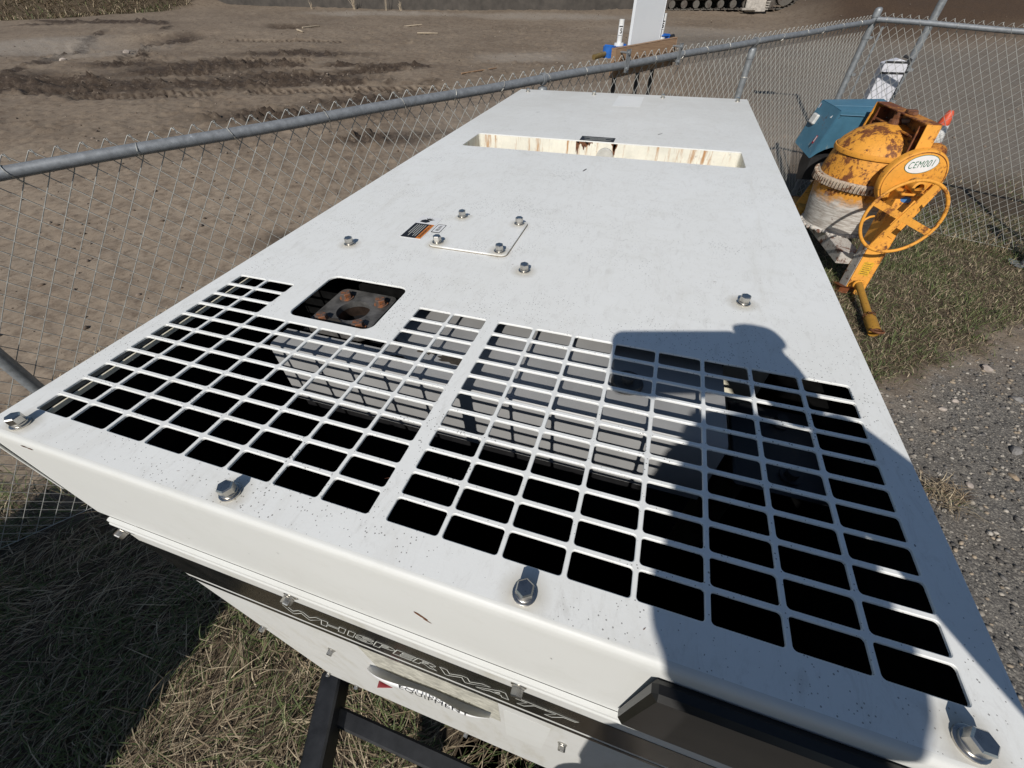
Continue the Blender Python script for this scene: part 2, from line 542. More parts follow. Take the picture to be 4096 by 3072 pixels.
# ------------------------------------------------------------------ ground zones (all in metres on the ground)
def blob(x, y, cx, cy, rx, ry, rot=0.0, soft=0.5):
    c, s = math.cos(R_(rot)), math.sin(R_(rot))
    a = ((x - cx) * c + (y - cy) * s) / rx
    b = (-(x - cx) * s + (y - cy) * c) / ry
    return 1 - sstep(1 - soft, 1 + soft, np.sqrt(a * a + b * b))
def seg_track(x, y, p, q, w):
    """distance across / along a straight wheel track"""
    d = np.array(q, float) - np.array(p, float)
    L = np.hypot(*d); d = d / L
    al = (x - p[0]) * d[0] + (y - p[1]) * d[1]
    ac = -(x - p[0]) * d[1] + (y - p[1]) * d[0]
    m = sstep(0, 0.3, al) * (1 - sstep(L - 0.3, L, al)) * (1 - sstep(w * 0.8, w * 1.2, np.abs(ac)))
    return m, al, ac
DARK = [(-12.6, 8.4, 2.6, 0.9, 5), (-11.9, 10.6, 2.6, 1.0, 25), (-8.6, 10.3, 2.4, 0.7, 12), (-6.9, 11.6, 1.6, 0.4, 30), (-15.0, 8.2, 2.2, 0.9, 0),
        (-22.5, 16.2, 3.6, 0.35, 8), (-20.5, 16.5, 1.0, 0.35, 0), (-24.4, 15.2, 1.4, 0.3, 30), (-16.4, 14.2, 1.6, 0.8, -50), (-13.9, 17.3, 1.3, 0.6, 0), (-9.8, 9.2, 2.0, 0.7, 20),
        (-14.2, 10.3, 1.6, 0.5, 20), (-17.1, 10.3, 1.2, 0.28, 100), (-18.6, 12.2, 1.5, 0.25, 128), (-5.6, 9.0, 1.5, 0.5, 30), (-10.2, 12.8, 2.5, 0.5, 15),
        (-2.1, 5.4, 0.9, 0.3, 40), (-3.9, 7.0, 1.2, 0.4, 30), (-6.6, 7.6, 2.0, 0.6, 20), (-3.0, 3.4, 0.5, 0.25, 20)]
EDGES = [[(-16.45, 8.4), (-16.73, 9.46), (-17.16, 10.65), (-18.48, 11.82), (-19.94, 13.78), (-20.9, 15.08)], [(-20.2, 16.9), (-19.07, 16.18), (-18.26, 14.77), (-16.89, 13.18), (-15.0, 11.4)],
         [(-17.8, 6.6), (-14.6, 8.3), (-12.2, 10.5), (-9.0, 11.7), (-5.6, 12.4)], [(-14.8, 7.2), (-11.0, 8.9), (-7.6, 10.0), (-4.6, 10.9)], [(-26.0, 15.6), (-23.4, 16.3), (-20.2, 16.7)]]
TRACKS = [((-17.2, 13.2), (-14.2, 10.3), 0.28), ((-16.3, 12.9), (-13.9, 10.6), 0.10), ((-15.4, 8.6), (-12.2, 8.2), 0.26), ((-15.9, 7.7), (-11.5, 7.6), 0.26),
          ((-12.6, 9.6), (-10.6, 10.2), 0.26), ((-11.9, 11.5), (-9.2, 12.0), 0.24), ((-9.5, 10.0), (-6.2, 11.6), 0.24), ((-14.6, 14.3), (-10.0, 14.9), 0.22),
          ((-8.8, 8.7), (-4.2, 10.4), 0.24), ((-12.5, 7.4), (-9.0, 8.5), 0.24)]
def grass_edge(x):
    return 2.72 + 0.64 * (x - 2.55)
def zones(x, y):
    wx = x + 0.5 * (fbm(x * 1.3, y * 1.3, 5) - 0.5); wy = y + 0.5 * (fbm(x * 1.3, y * 1.3, 9) - 0.5)
    # grass on the right between mixer and gravel, grass under the generator's front left
    e = wy - grass_edge(wx) + 0.75 * (fbm(x * 2.3, y * 2.3, 35, 4, 0.6) - 0.5)
    gr = sstep(-0.22, 0.30, e) * sstep(1.15, 1.5, x) * (1 - sstep(6.6, 8.2, y - 0.15 * (x - 3)))
    gl = (1 - sstep(0.15, 0.75, wy + 0.35 * sstep(-1.6, -2.6, x))) * (1 - sstep(0.5, 1.0, x))
    gf = sstep(-0.25, 0.05, wx * 0 + (wy - 15.1) - 0.9 * (wx + 28.0) + 0.0 * wx) * (1 - sstep(-23.2, -22.6, wx)) * (wx < -20)
    grass = np.clip(np.maximum(np.maximum(gr, gl), gf), 0, 1)
    gravel = np.clip((1 - sstep(-0.40, 0.10, e)) * sstep(0.75, 1.1, x), 0, 1)
    gravel = np.maximum(gravel, 0.62 * sstep(2.0, 4.5, x + 0.3 * (y - 7)) * sstep(6.5, 8.5, y) * (1 - sstep(17, 21, y)))
    mul = sstep(3.8, 6.2, x) * sstep(18.0, 20.5, y - 0.25 * (x - 6)) * (1 - sstep(25.2, 26.6, y + 0.12 * (x - 8)))
    dark = 0.42 * sstep(4.5, 8.0, y - 0.2 * x) * (0.35 + 0.9 * fbm(wx * 0.7, wy * 0.9, 55))
    for (cx, cy, rx, ry, rot) in DARK:
        dark = np.maximum(dark, blob(wx, wy, cx, cy, rx, ry, rot, 0.75))
    trk = np.zeros_like(x)
    k = np.where((x > -27) & (x < -3.5) & (y > 5) & (y < 18))[0]
    if len(k):
        xk, yk, wxk, wyk = x[k], y[k], wx[k], wy[k]
        tk = np.zeros(len(k))
        brk = 0.15 + 1.1 * sstep(0.35, 0.65, fbm(xk * 1.6, yk * 1.6, 66))
        for E_ in EDGES:
            for p, q in zip(E_[:-1], E_[1:]):
                m, al, ac = seg_track(wxk, wyk, p, q, 0.20)
                tk = np.maximum(tk, 0.8 * m * brk)  # shadow line of the bank edges, darkened into the dirt colour
        for (p, q, w) in TRACKS:
            m, al, ac = seg_track(xk, yk, p, q, w)
            tk = tk + 0.75 * m * (np.sin((al + np.abs(ac) * 0.9) * 2 * PI / 0.19) > 0.0)
        trk[k] = tk
    pale = 0.9 * blob(wx, wy, -12.4, 21.2, 3.4, 0.7, 8) + 0.8 * blob(wx, wy, -4.6, 22.0, 4.0, 0.8, 8) + 0.7 * blob(wx, wy, -3.6, 14.2, 1.4, 0.7, 20) + \
        0.9 * blob(wx, wy, -20.2, 11.6, 2.2, 1.6, 40) + 0.8 * blob(wx, wy, -17.0, 12.6, 1.0, 0.5, 50) + 0.6 * blob(wx, wy, 0.5, 19.5, 2.4, 1.0, 0) + \
        0.55 * blob(wx, wy, 0.0, 8.0, 3.0, 3.5, 60) + 0.6 * blob(wx, wy, -16.4, 11.4, 1.6, 0.6, 55) + 0.5 * blob(wx, wy, 12.5, 28.0, 3.0, 1.0, 0)
    return grass, gravel, np.clip(mul, 0, 1), np.clip(dark + trk, 0, 1), np.clip(pale, 0, 1)
def height(x, y, z=None):
    grass, gravel, mul, dark, pale = z if z is not None else zones(x, y)
    h = gz(x, y)
    near = 1 - sstep(25, 45, np.hypot(x, y))
    h = h + near * 0.10 * (fbm(x * 0.35, y * 0.35, 3) - 0.5) * sstep(4, 8, y)
    dirt = (1 - grass) * (1 - gravel * 0.8)
    clod = np.maximum(0, fbm(x * 7.0 + 2.0 * fbm(x * 3, y * 3, 45), y * 7.0 + 2.0 * fbm(x * 3, y * 3, 46), 21, 4, 0.65) - 0.52)
    h = h + near * dirt * (0.030 * (fbm(x * 2.2, y * 2.2, 31) - 0.5) + (0.032 + 0.36 * dark) * clod * (0.3 + 1.4 * fbm(x * 0.9, y * 0.9, 44)) * sstep(1.2, 4.5, y - x * 0.3 - 1.0) + 0.018 * (fbm(x * 14, y * 14, 8, 3) - 0.5))
    h = h + near * gravel * 0.012 * (fbm(x * 22, y * 22, 4, 3) - 0.5) + near * grass * 0.03 * (fbm(x * 3, y * 3, 14) - 0.5)
    h = h + mul * (0.75 * sstep(19, 24, y) + 0.10 * (fbm(x * 1.5, y * 1.5, 77) - 0.4) + 0.05 * (fbm(x * 9, y * 9, 78, 3) - 0.5))
    # far left grass bank
    h = h + 0.8 * sstep(0, 2.2, (y - 15.3) - 0.9 * (x + 28.0)) * (1 - sstep(-24.5, -21.5, x))
    # excavated pad with a low bank on its left
    h = h - 0.16 * blob(x, y, -17.6, 12.9, 2.6, 1.3, 55, 0.35)
    h = h - 0.22 * blob(x, y, -13.8, 17.1, 0.95, 0.42, 0, 0.5)       # puddle hollow
    k = np.where((x > -27) & (x < -3.5) & (y > 5) & (y < 18))[0]
    if len(k):
        xk, yk = x[k], y[k]
        hk = np.zeros(len(k))
        rg = np.maximum(0, fbm(xk * 4, yk * 4, 19) - 0.38) * 2.2
        wxk = xk + 0.35 * (fbm(xk, yk, 15) - 0.5); wyk = yk + 0.35 * (fbm(xk, yk, 16) - 0.5)
        for E_ in EDGES:
            for p, q in zip(E_[:-1], E_[1:]):
                m, al, ac = seg_track(wxk, wyk, p, q, 0.30)
                hk = hk + m * (0.07 * np.exp(-(ac / 0.14) ** 2) * rg - 0.045 * np.exp(-((ac + 0.3) / 0.16) ** 2))
        for (p, q, w) in TRACKS:
            m, al, ac = seg_track(xk, yk, p, q, w)
            lug = (np.sin((al + np.abs(ac) * 0.9) * 2 * PI / 0.19) > 0.0)
            hk = hk - m * (0.030 + 0.05 * lug) + 0.03 * m * sstep(0.7, 1.0, np.abs(ac) / w)
        hk = hk + 0.10 * dark[k] * np.maximum(0, fbm(xk * 5.0, yk * 9.0, 23, 3, 0.6) - 0.5)
        h[k] = h[k] + hk
    return h
HEAD = math.atan2(CZ.y, CZ.x)
a_f = np.linspace(-R_(64), R_(64), 560)
a_b = np.linspace(R_(64), 2 * PI - R_(64), 92)[1:-1]
ang = np.concatenate([a_f, a_b]) + HEAD
rad = [0.0]
r0 = 0.25
while r0 < 320:
    rad.append(r0)
    r0 *= 1.0105 if r0 < 7 else (1.0055 if r0 < 22 else (1.0105 if r0 < 36 else 1.06))
rad = np.array(rad)
AA, RR = np.meshgrid(ang, rad[1:])
gx = CAM.x + RR * np.cos(AA); gy = CAM.y + RR * np.sin(AA)
gx = gx.ravel(); gy = gy.ravel()
Zn = zones(gx, gy)
gh = height(gx, gy, Zn)
na, nr = len(ang), len(rad) - 1
idx = np.arange(na * nr).reshape(nr, na)
f4 = np.stack([idx[:-1], np.roll(idx, -1, 1)[:-1], np.roll(idx, -1, 1)[1:], idx[1:]], -1).reshape(-1, 4)
cap = np.stack([np.full(na // 2, 0), idx[0, 0:2 * (na // 2):2]], 1)
gv = np.stack([gx, gy, gh], 1)
t = NT('earth_ground')
za = t.attr('zone_a'); zb = t.attr('zone_b')
sa = t.n.new('ShaderNodeSeparateColor'); t.l.new(za, sa.inputs[0])
sb = t.n.new('ShaderNodeSeparateColor'); t.l.new(zb, sb.inputs[0])
n_big = t.noise(0.9, 6, 0.65)
n_mid = t.noise(6.0, 7, 0.7)
n_fin = t.noise(38, 6, 0.75)
n_chip = t.noise(24, 5, 0.75, t.co('Object', (0.5, 1.0, 1.0)))
dirt = t.mix(t.ramp(n_big, [(0.3, 0.0), (0.7, 1.0)]), (0.258, 0.200, 0.145), (0.32, 0.258, 0.192))
dirt = t.mix(t.ramp(n_mid, [(0.48, 0.0), (0.66, 0.85)]), dirt, (0.145, 0.108, 0.078))
dirt = t.mix(t.ramp(n_fin, [(0.5, 0.0), (0.75, 0.6)]), dirt, (0.31, 0.255, 0.20))
dirt = t.mix(t.ramp(n_chip, [(0.60, 0.0), (0.70, 0.7)]), dirt, (0.070, 0.050, 0.036))
dkm = t.math('MULTIPLY', sb.outputs[0], t.ramp(n_mid, [(0.25, 1.3), (0.75, 0.7)]), True)
dirt = t.mix(dkm, dirt, t.mix(t.ramp(n_fin, [(0.4, 0.0), (0.7, 1.0)]), (0.034, 0.024, 0.017), (0.075, 0.053, 0.038)))
n_lot = t.noise(11, 5, 0.7)
dirt = t.mix(t.ramp(n_lot, [(0.52, 0.0), (0.66, 0.5)]), dirt, (0.115, 0.086, 0.062))
dirt = t.mix(t.ramp(t.noise(7.3, 5, 0.75), [(0.56, 0.0), (0.70, 0.55)]), dirt, (0.30, 0.245, 0.19))
palec = t.mix(t.ramp(n_fin, [(0.35, 0.0), (0.65, 1.0)]), (0.20, 0.17, 0.14), (0.40, 0.36, 0.31))
dirt = t.mix(t.math('MULTIPLY', sb.outputs[1], t.ramp(n_mid, [(0.3, 0.3), (0.7, 1.0)]), True), dirt, palec)
v1 = t.voro(95, 'F1', 1)
vs = t.n.new('ShaderNodeSeparateColor'); t.l.new(v1, vs.inputs[0])
vd = t.voro(95, 'F1', 0)
v2 = t.voro(210, 'F1', 1)
vs2 = t.n.new('ShaderNodeSeparateColor'); t.l.new(v2, vs2.inputs[0])
peb = t.mix(t.ramp(vs.outputs[0], [(0.35, 0.0), (0.95, 1.0)]), (0.085, 0.080, 0.073), (0.40, 0.365, 0.305))
peb = t.mix(t.ramp(vd, [(0.35, 0.0), (0.65, 0.7)]), peb, (0.055, 0.052, 0.050))
peb2 = t.mix(vs2.outputs[0], (0.075, 0.071, 0.066), (0.28, 0.255, 0.22))
peb = t.mix(t.ramp(n_mid, [(0.35, 0.75), (0.65, 0.15)]), peb, peb2)
peb = t.mix(t.ramp(n_big, [(0.5, 0.0), (0.8, 0.5)]), peb, (0.14, 0.115, 0.09))
c = t.mix(sa.outputs[1], dirt, peb)
soil = t.mix(t.ramp(n_fin, [(0.35, 0.0), (0.75, 1.0)]), (0.040, 0.030, 0.020), (0.14, 0.105, 0.068))
c = t.mix(sa.outputs[0], c, soil)
mulc = t.mix(t.ramp(n_fin, [(0.3, 0.0), (0.75, 1.0)]), (0.022, 0.014, 0.009), (0.12, 0.078, 0.050))
c = t.mix(sa.outputs[2], c, mulc)
t.set('Base Color', c).set('Roughness', 0.9).set('Specular IOR Level', 0.25)
hb = t.math('ADD', t.math('MULTIPLY', n_fin, 0.6), t.math('MULTIPLY', n_chip, 0.5))
hb = t.math('ADD', hb, t.math('MULTIPLY', t.math('MULTIPLY', vd, sa.outputs[1]), -0.9))
t.bump(hb, 0.5, 0.009)
M['earth'] = t.m
ground = raw('ground', gv, f4, 'earth', None, True, {'zone_a': np.stack(Zn[:3], 1), 'zone_b': np.stack([Zn[3], Zn[4], Zn[4] * 0], 1)})
ground['kind'] = 'structure'
def hz(x, y):
    return float(height(np.array([float(x)]), np.array([float(y)]))[0])
# puddle in the dirt lot
pw = NT('still_brown_water')
pw.set('Base Color', (0.030, 0.024, 0.018, 1)).set('Roughness', 0.06)
M['water'] = pw.m
b = MB()
pz = hz(-13.8, 17.1) + 0.085
b.bm.faces.new([b.bm.verts.new((-13.8 + 1.05 * math.cos(a), 17.1 + 0.48 * math.sin(a) * (1 + 0.2 * math.sin(3 * a)), pz)) for a in np.linspace(0, 2 * PI, 40, endpoint=False)])
tag(b.build('puddle', 'water'), kind='structure')

# ------------------------------------------------------------------ generator on its trailer
GO = Vector((8.1 * U, 18.0 * U, 0.0))
gen = empty('generator', GO, 'large white enclosed generator on a black trailer with a slotted roof filling the foreground', 'generator')
def P(u, v, w=0.0):
    return Vector((u * U, v * U, TOP + w * U))
def rrect(x0, y0, x1, y1, r, n=5):
    pts = []
    for (cx, cy, a0) in ((x1 - r, y1 - r, 0), (x0 + r, y1 - r, 90), (x0 + r, y0 + r, 180), (x1 - r, y0 + r, 270)):
        for k in range(n):
            a = R_(a0 + 90 * k / (n - 1))
            pts.append((cx + r * math.cos(a), cy + r * math.sin(a)))
    return pts
W0, H0, PV, PX2 = 0.9221, 0.4381, 0.522, 8.2584
cells = []
for pan in (0, 1):
    for r in range(11):
        for c in range(8):
            if pan == 0 and r >= 8 and 2 <= c <= 5:
                continue
            x = pan * PX2 + c; y = r * PV
            cells.append((x, y, x + W0, y + H0, 0.058))
holes = [rrect(*q) for q in cells]
EXH = (2.72, 4.37, 5.25, 6.44)
holes.append(rrect(*EXH, 0.26, 7))
REC = (1.07, 20.33, 15.33, 22.92)
holes.append(rrect(*REC, 0.16, 5))
ROOF = (-0.54, -0.60, 16.74, 36.86)
def sheet(outer, inners, z):
    """planar face with holes, through a filled 2D curve"""
    cu = bpy.data.curves.new('tmp', 'CURVE')
    cu.dimensions = '2D'
    cu.fill_mode = 'BOTH'
    for lp in [outer] + inners:
        s = cu.splines.new('POLY')
        s.points.add(len(lp) - 1)
        for p, q in zip(s.points, lp):
            p.co = (q[0], q[1], 0, 1)
        s.use_cyclic_u = True
    o = bpy.data.objects.new('tmp', cu)
    COL.objects.link(o)
    dg = bpy.context.evaluated_depsgraph_get()
    me = bpy.data.meshes.new_from_object(o.evaluated_get(dg))
    v = np.zeros(len(me.vertices) * 3); me.vertices.foreach_get('co', v)
    fs = [tuple(p.vertices) for p in me.polygons]
    bpy.data.objects.remove(o)
    bpy.data.meshes.remove(me)
    v = v.reshape(-1, 3)[:, :2]
    return v, fs
outer = [(ROOF[0], ROOF[1]), (ROOF[2], ROOF[1]), (ROOF[2], ROOF[3]), (ROOF[0], ROOF[3])]
CH = 0.012
def grow(lp, d):
    cx = sum(p[0] for p in lp) / len(lp); cy = sum(p[1] for p in lp) / len(lp)
    out = []
    n = len(lp)
    for i, p in enumerate(lp):
        a = lp[i - 1]; q = lp[(i + 1) % n]
        tx, ty = q[0] - a[0], q[1] - a[1]
        L = math.hypot(tx, ty) or 1
        out.append((p[0] + ty / L * d, p[1] - tx / L * d))
    return out
big = [grow(h, CH) for h in holes]
v2d, fs = sheet(outer, big, 0)
b = MB(GO)
vs = [b.bm.verts.new(P(x, y, 0) - GO) for x, y in v2d]
for f in fs:
    b.bm.faces.new([vs[i] for i in f])
TH = -0.050
for h, g_ in zip(holes, big):
    r0_ = [b.bm.verts.new(P(x, y, 0) - GO) for x, y in g_]
    r1_ = [b.bm.verts.new(P(x, y, -CH) - GO) for x, y in h]
    r2_ = [b.bm.verts.new(P(x, y, TH) - GO) for x, y in h]
    n = len(h)
    for i in range(n):
        j = (i + 1) % n
        b.bm.faces.new((r0_[i], r0_[j], r1_[j], r1_[i]))
        b.bm.faces.new((r1_[i], r1_[j], r2_[j], r2_[i]))
bmesh.ops.remove_doubles(b.bm, verts=b.bm.verts, dist=1e-6)
roof = b.build('roof_panel', 'roof', gen, 30)
# underside, a hair lower, so that looking up or bouncing light meets a sheet
v2d, fs = sheet(outer, holes, 0)
b = MB(GO)
vs = [b.bm.verts.new(P(x, y, TH) - GO) for x, y in v2d]
for f in fs:
    b.bm.faces.new([vs[i] for i in f][::-1])
b.build('roof_lining', 'void', gen)
# folded front cap with its seam lips, as one profile swept across
LEAN = 0.018
def fy(w):
    return -0.72 + LEAN * w
prof = [(-0.60, 0.0), (-0.64, -0.008), (-0.675, -0.03), (-0.70, -0.062), (-0.715, -0.105), (fy(-0.3), -0.3), (fy(-3.34), -3.34)]
lip = [(fy(-3.36) - 0.01, -3.34), (fy(-3.36) - 0.10, -3.36), (fy(-3.4) - 0.105, -3.44), (fy(-3.4) - 0.085, -3.465), (fy(-3.4) - 0.015, -3.47)]
lip2 = [(fy(-3.5) - 0.015, -3.50), (fy(-3.5) - 0.10, -3.505), (fy(-3.5) - 0.125, -3.535), (fy(-3.5) - 0.125, -3.60), (fy(-3.6) - 0.10, -3.625), (fy(-3.6) - 0.005, -3.63)]
def sweep_x(b, prof, x0, x1, close=False):
    A = [b.bm.verts.new(P(x0, y, w) - GO) for y, w in prof]
    B = [b.bm.verts.new(P(x1, y, w) - GO) for y, w in prof]
    for i in range(len(prof) - 1):
        b.bm.faces.new((A[i], B[i], B[i + 1], A[i + 1]))
    if close:
        b.bm.faces.new(A); b.bm.faces.new(B[::-1])
b = MB(GO)
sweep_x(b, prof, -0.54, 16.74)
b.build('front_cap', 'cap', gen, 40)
b = MB(GO)
sweep_x(b, lip, -0.12, 16.6, True)
sweep_x(b, lip2, -0.16, 16.6, True)
b.build('seam_lip', 'cap', gen, 40)
b = MB(GO)
b.box(P(-0.60, fy(-2.3) - 0.02, -2.3), P(-0.545, -0.60, -0.06), 0.004)
b.box(P(-0.66, fy(-2.3) - 0.01, -2.32), P(-0.605, -0.55, -0.10), 0.004)
b.build('side_flange', 'cap', gen)
b = MB(GO)
ZB = -22.3
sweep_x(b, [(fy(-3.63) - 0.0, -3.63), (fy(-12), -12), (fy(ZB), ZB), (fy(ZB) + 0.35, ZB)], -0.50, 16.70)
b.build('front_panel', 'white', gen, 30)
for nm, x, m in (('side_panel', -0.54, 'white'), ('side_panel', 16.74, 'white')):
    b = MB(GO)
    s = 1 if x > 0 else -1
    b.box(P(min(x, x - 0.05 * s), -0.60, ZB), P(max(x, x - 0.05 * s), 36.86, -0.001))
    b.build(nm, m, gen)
b = MB(GO)
b.box(P(-0.49, 36.80, ZB), P(16.69, 36.87, -0.004))
b.build('rear_panel', 'white', gen)
# the dark inside
b = MB(GO)
b.box(P(-0.48, -0.55, -12.0), P(16.68, 7.35, -11.9))
b.box(P(-0.48, 7.3, -12.0), P(14.2, 7.35, -0.06))
b.box(P(-0.48, -0.58, -11.9), P(16.68, -0.50, -0.10))
b.box(P(-0.485, -0.5, -11.9), P(-0.40, 7.3, -0.42))
b.box(P(16.60, -0.5, -11.9), P(16.68, 7.3, -0.10))
b.build('foam_lining', 'void', gen)
b = MB(GO)
b.box(P(0.06, -0.2, -0.24), P(0.105, 5.9, -0.14))
b.build('inner_flange', 'cream', gen)
b = MB(GO)
b.box(P(14.2, 7.3, -5.0), P(16.3, 7.36, -0.3))
b.build('inner_end_wall', 'cream', gen)
b = MB(GO)
b.prism([(15.35, 7.28), (16.62, 7.28), (16.62, 3.4)], P(0, 0, -0.8) - P(0, 0, -3.0), P(0, 0, -3.0), (U, 0, 0), (0, U, 0))
b.build('foam_block', 'void', gen)
# radiator: grey top tank with a rolled lip, its front face, core below
TX0, TX1, TYF = 2.60, 13.82, 3.56
b = MB(GO)
pts = [(4.28, -0.45)]
for k in range(7):
    a = R_(90 + 90 * k / 6)
    pts.append((TYF + 0.13 + 0.13 * math.cos(a), -0.58 + 0.13 * math.sin(a)))
pts += [(TYF, -2.48), (TYF + 0.1, -2.55)]
A = [b.bm.verts.new(P(TX0, y, w) - GO) for y, w in pts]
B = [b.bm.verts.new(P(TX1, y, w) - GO) for y, w in pts]
for i in range(len(pts) - 1):
    b.bm.faces.new((A[i], B[i], B[i + 1], A[i + 1]))
for L_ in (A, B):
    lo = [b.bm.verts.new(Vector(L_[0].co) + Vector((0, 0, -2.1 * U)))]
    b.bm.faces.new(L_ + lo)
b.quad(P(5.50, 4.28, -0.45), P(TX1, 4.28, -0.45), P(TX1, 7.0, -0.45), P(5.50, 7.0, -0.45))
b.build('radiator_tank', 'tank', gen, 40)
b = MB(GO)
b.box(P(TX0 + 0.1, TYF + 0.12, -11.8), P(TX1 - 0.1, 4.25, -2.52))
b.box(P(5.6, 4.25, -11.8), P(TX1 - 0.1, 6.8, -2.52))
b.build('radiator_core', 'core', gen)
b = MB(GO)
ctr = P(11.68, 4.80, -0.45)
b.lathe([(0.36 * U, 0.0), (0.37 * U, 0.06 * U), (0.33 * U, 0.13 * U), (0.22 * U, 0.10 * U), (0.14 * U, 0.10 * U), (0.14 * U, 0.26 * U), (0.10 * U, 0.28 * U), (0.0, 0.28 * U)], ctr, seg=24)
b.build('radiator_cap', 'castiron', gen, 40)
b = MB(GO)
b.box(P(14.05, 3.1, -0.95), P(15.75, 5.45, -0.88), 0.002)
for (x, y) in ((15.1, 5.0), (15.1, 3.55)):
    b.lathe([(0.20 * U, 0), (0.20 * U, 0.05 * U), (0.12 * U, 0.05 * U), (0.12 * U, 0.2 * U), (0, 0.2 * U)], P(x, y, -0.88), seg=12)
b.build('inner_bracket', 'black', gen, 40)
M['flake'] = plain('bare_flaked_metal', (0.045, 0.036, 0.026), 0.7, 0, 0.5, 60)
# flaked paint on the tank
for (x, y, s) in ((6.75, 4.55, 0.9), (7.55, 4.42, 1.2), (6.15, 4.05, 0.7), (5.6, 4.62, 0.8), (3.6, 4.95, 0.7), (4.3, 4.88, 0.8)):
    b = MB(GO)
    n = 26
    poly = []
    for k in range(n):
        a = 2 * PI * k / n
        r = s * 0.42 * (0.55 + 0.6 * random.random())
        poly.append(b.bm.verts.new(P(x + 1.15 * r * math.cos(a), y + 0.38 * r * math.sin(a), -0.446) - GO))
    b.bm.faces.new(poly)
    b.build('rust_flake', 'flake', gen)

# exhaust flange down in its opening
EX = Vector((3.80, 5.56)); EZ = -0.50
def EP(x, y, w=0.0):
    return P(EX.x + x, EX.y + y, EZ + w)
b = MB(GO)
lp = rrect(-0.97, -0.98, 0.93, 1.02, 0.2, 5)
hole = [(0.48 * math.cos(a), 0.48 * math.sin(a) + 0.03) for a in np.linspace(0, 2 * PI, 32, endpoint=False)]
v2d, fs = sheet(lp, [hole], 0)
for w, flip in ((0.0, False), (-0.18, True)):
    vs = [b.bm.verts.new(EP(x, y, w) - GO) for x, y in v2d]
    for f in fs:
        q = [vs[i] for i in f]
        b.bm.faces.new(q[::-1] if flip else q)
for L_ in (lp, hole):
    a_ = [b.bm.verts.new(EP(x, y, 0) - GO) for x, y in L_]
    c_ = [b.bm.verts.new(EP(x, y, -0.18) - GO) for x, y in L_]
    for i in range(len(L_)):
        j = (i + 1) % len(L_)
        b.bm.faces.new((a_[i], a_[j], c_[j], c_[i]))
bmesh.ops.remove_doubles(b.bm, verts=b.bm.verts, dist=1e-6)
fl = b.build('exhaust_flange', 'castiron', gen, 30)
b = MB(GO)
b.lathe([(0.483 * U, -0.03 * U), (0.483 * U, -0.26 * U), (0.43 * U, -0.38 * U), (0.47 * U, -0.50 * U), (0.42 * U, -0.70 * U), (0.40 * U, -3.0 * U)], EP(0, 0.03, 0), seg=32)
b.build('exhaust_pipe', 'pipe_in', gen, 60)
b = MB(GO)
b.box(EP(-1.45, -1.5, -0.55), EP(1.45, 1.25, -0.48), 0.002)
b.build('muffler_top', 'core', gen)
def hexbolt_mesh(name, rf, hh, mat, wash=None, dome=0.12):
    b = MB((0, 0, 0))
    c = 0.0
    hexp = [(rf / math.cos(PI / 6) * math.cos(PI / 3 * k), rf / math.cos(PI / 6) * math.sin(PI / 3 * k)) for k in range(6)]
    lo = [b.bm.verts.new((x, y, 0)) for x, y in hexp]
    hi = [b.bm.verts.new((x, y, hh * 0.86)) for x, y in hexp]
    tp = [b.bm.verts.new((x * 0.84, y * 0.84, hh)) for x, y in hexp]
    for i in range(6):
        j = (i + 1) % 6
        b.bm.faces.new((lo[i], lo[j], hi[j], hi[i]))
        b.bm.faces.new((hi[i], hi[j], tp[j], tp[i]))
    b.bm.faces.new(tp)
    me = b.mesh(name, 25)
    me.materials.append(M[mat])
    return me
def washer_mesh(name, r1, hh, mat):
    b = MB((0, 0, 0))
    b.lathe([(r1 * 0.98, 0), (r1, hh * 0.18), (r1, hh * 0.42), (r1 * 0.93, hh * 0.5), (r1 * 0.80, hh * 0.52), (r1 * 0.80, hh * 0.92), (r1 * 0.74, hh), (0, hh)], seg=20)
    me = b.mesh(name, 40)
    me.materials.append(M[mat])
    return me
BM_ = hexbolt_mesh('bolt', 0.120 * U, 0.155 * U, 'steel')
WM_ = washer_mesh('washer', 0.178 * U, 0.085 * U, 'steel')
RB_ = hexbolt_mesh('rusty_bolt', 0.140 * U, 0.13 * U, 'rustbolt')
RW_ = washer_mesh('rusty_washer', 0.205 * U, 0.07 * U, 'rustbolt')
def bolt(pos, nrm=(0, 0, 1), spin=None, bm_=BM_, wm_=WM_, wh=0.085 * U, sc=1.0, nm='bolt'):
    q = Vector(nrm).to_track_quat('Z', 'Y').to_matrix().to_4x4()
    s = Matrix.Rotation(random.uniform(0, PI / 3) if spin is None else spin, 4, 'Z')
    o = bpy.data.objects.new(nm, bm_)
    link(o, gen)
    o.matrix_local = Matrix.Translation(Vector(pos) - GO) @ q @ s @ Matrix.Scale(sc, 4) @ Matrix.Translation((0, 0, wh))
    w = bpy.data.objects.new('washer', wm_)
    link(w, o)
    w.location = (0, 0, -wh)
    return o
for (x, y) in ((0.20, -0.39), (5.46, -0.37), (10.74, -0.39), (16.0, -0.39), (2.0, 8.37), (8.15, 8.34), (14.29, 8.37), (0.32, 35.87), (5.65, 35.87), (10.80, 35.87), (16.0, 35.87)):
    bolt(P(x, y))
b = MB(GO)
b.prism(rrect(4.60, 8.96, 7.34, 11.63, 0.2, 5), (0, 0, 0.060 * U), P(0, 0, 0.002), (U, 0, 0), (0, U, 0), 0.0006)
b.build('cover_plate', 'roof', gen, 30)
b = MB(GO)
b.prism(rrect(4.588, 8.948, 7.355, 11.64, 0.21, 5), (0, 0, 0.014 * U), P(0, 0, 0.001), (U, 0, 0), (0, U, 0))
b.build('gasket', plain('brown_gasket', (0.14, 0.10, 0.05), 0.9), gen)
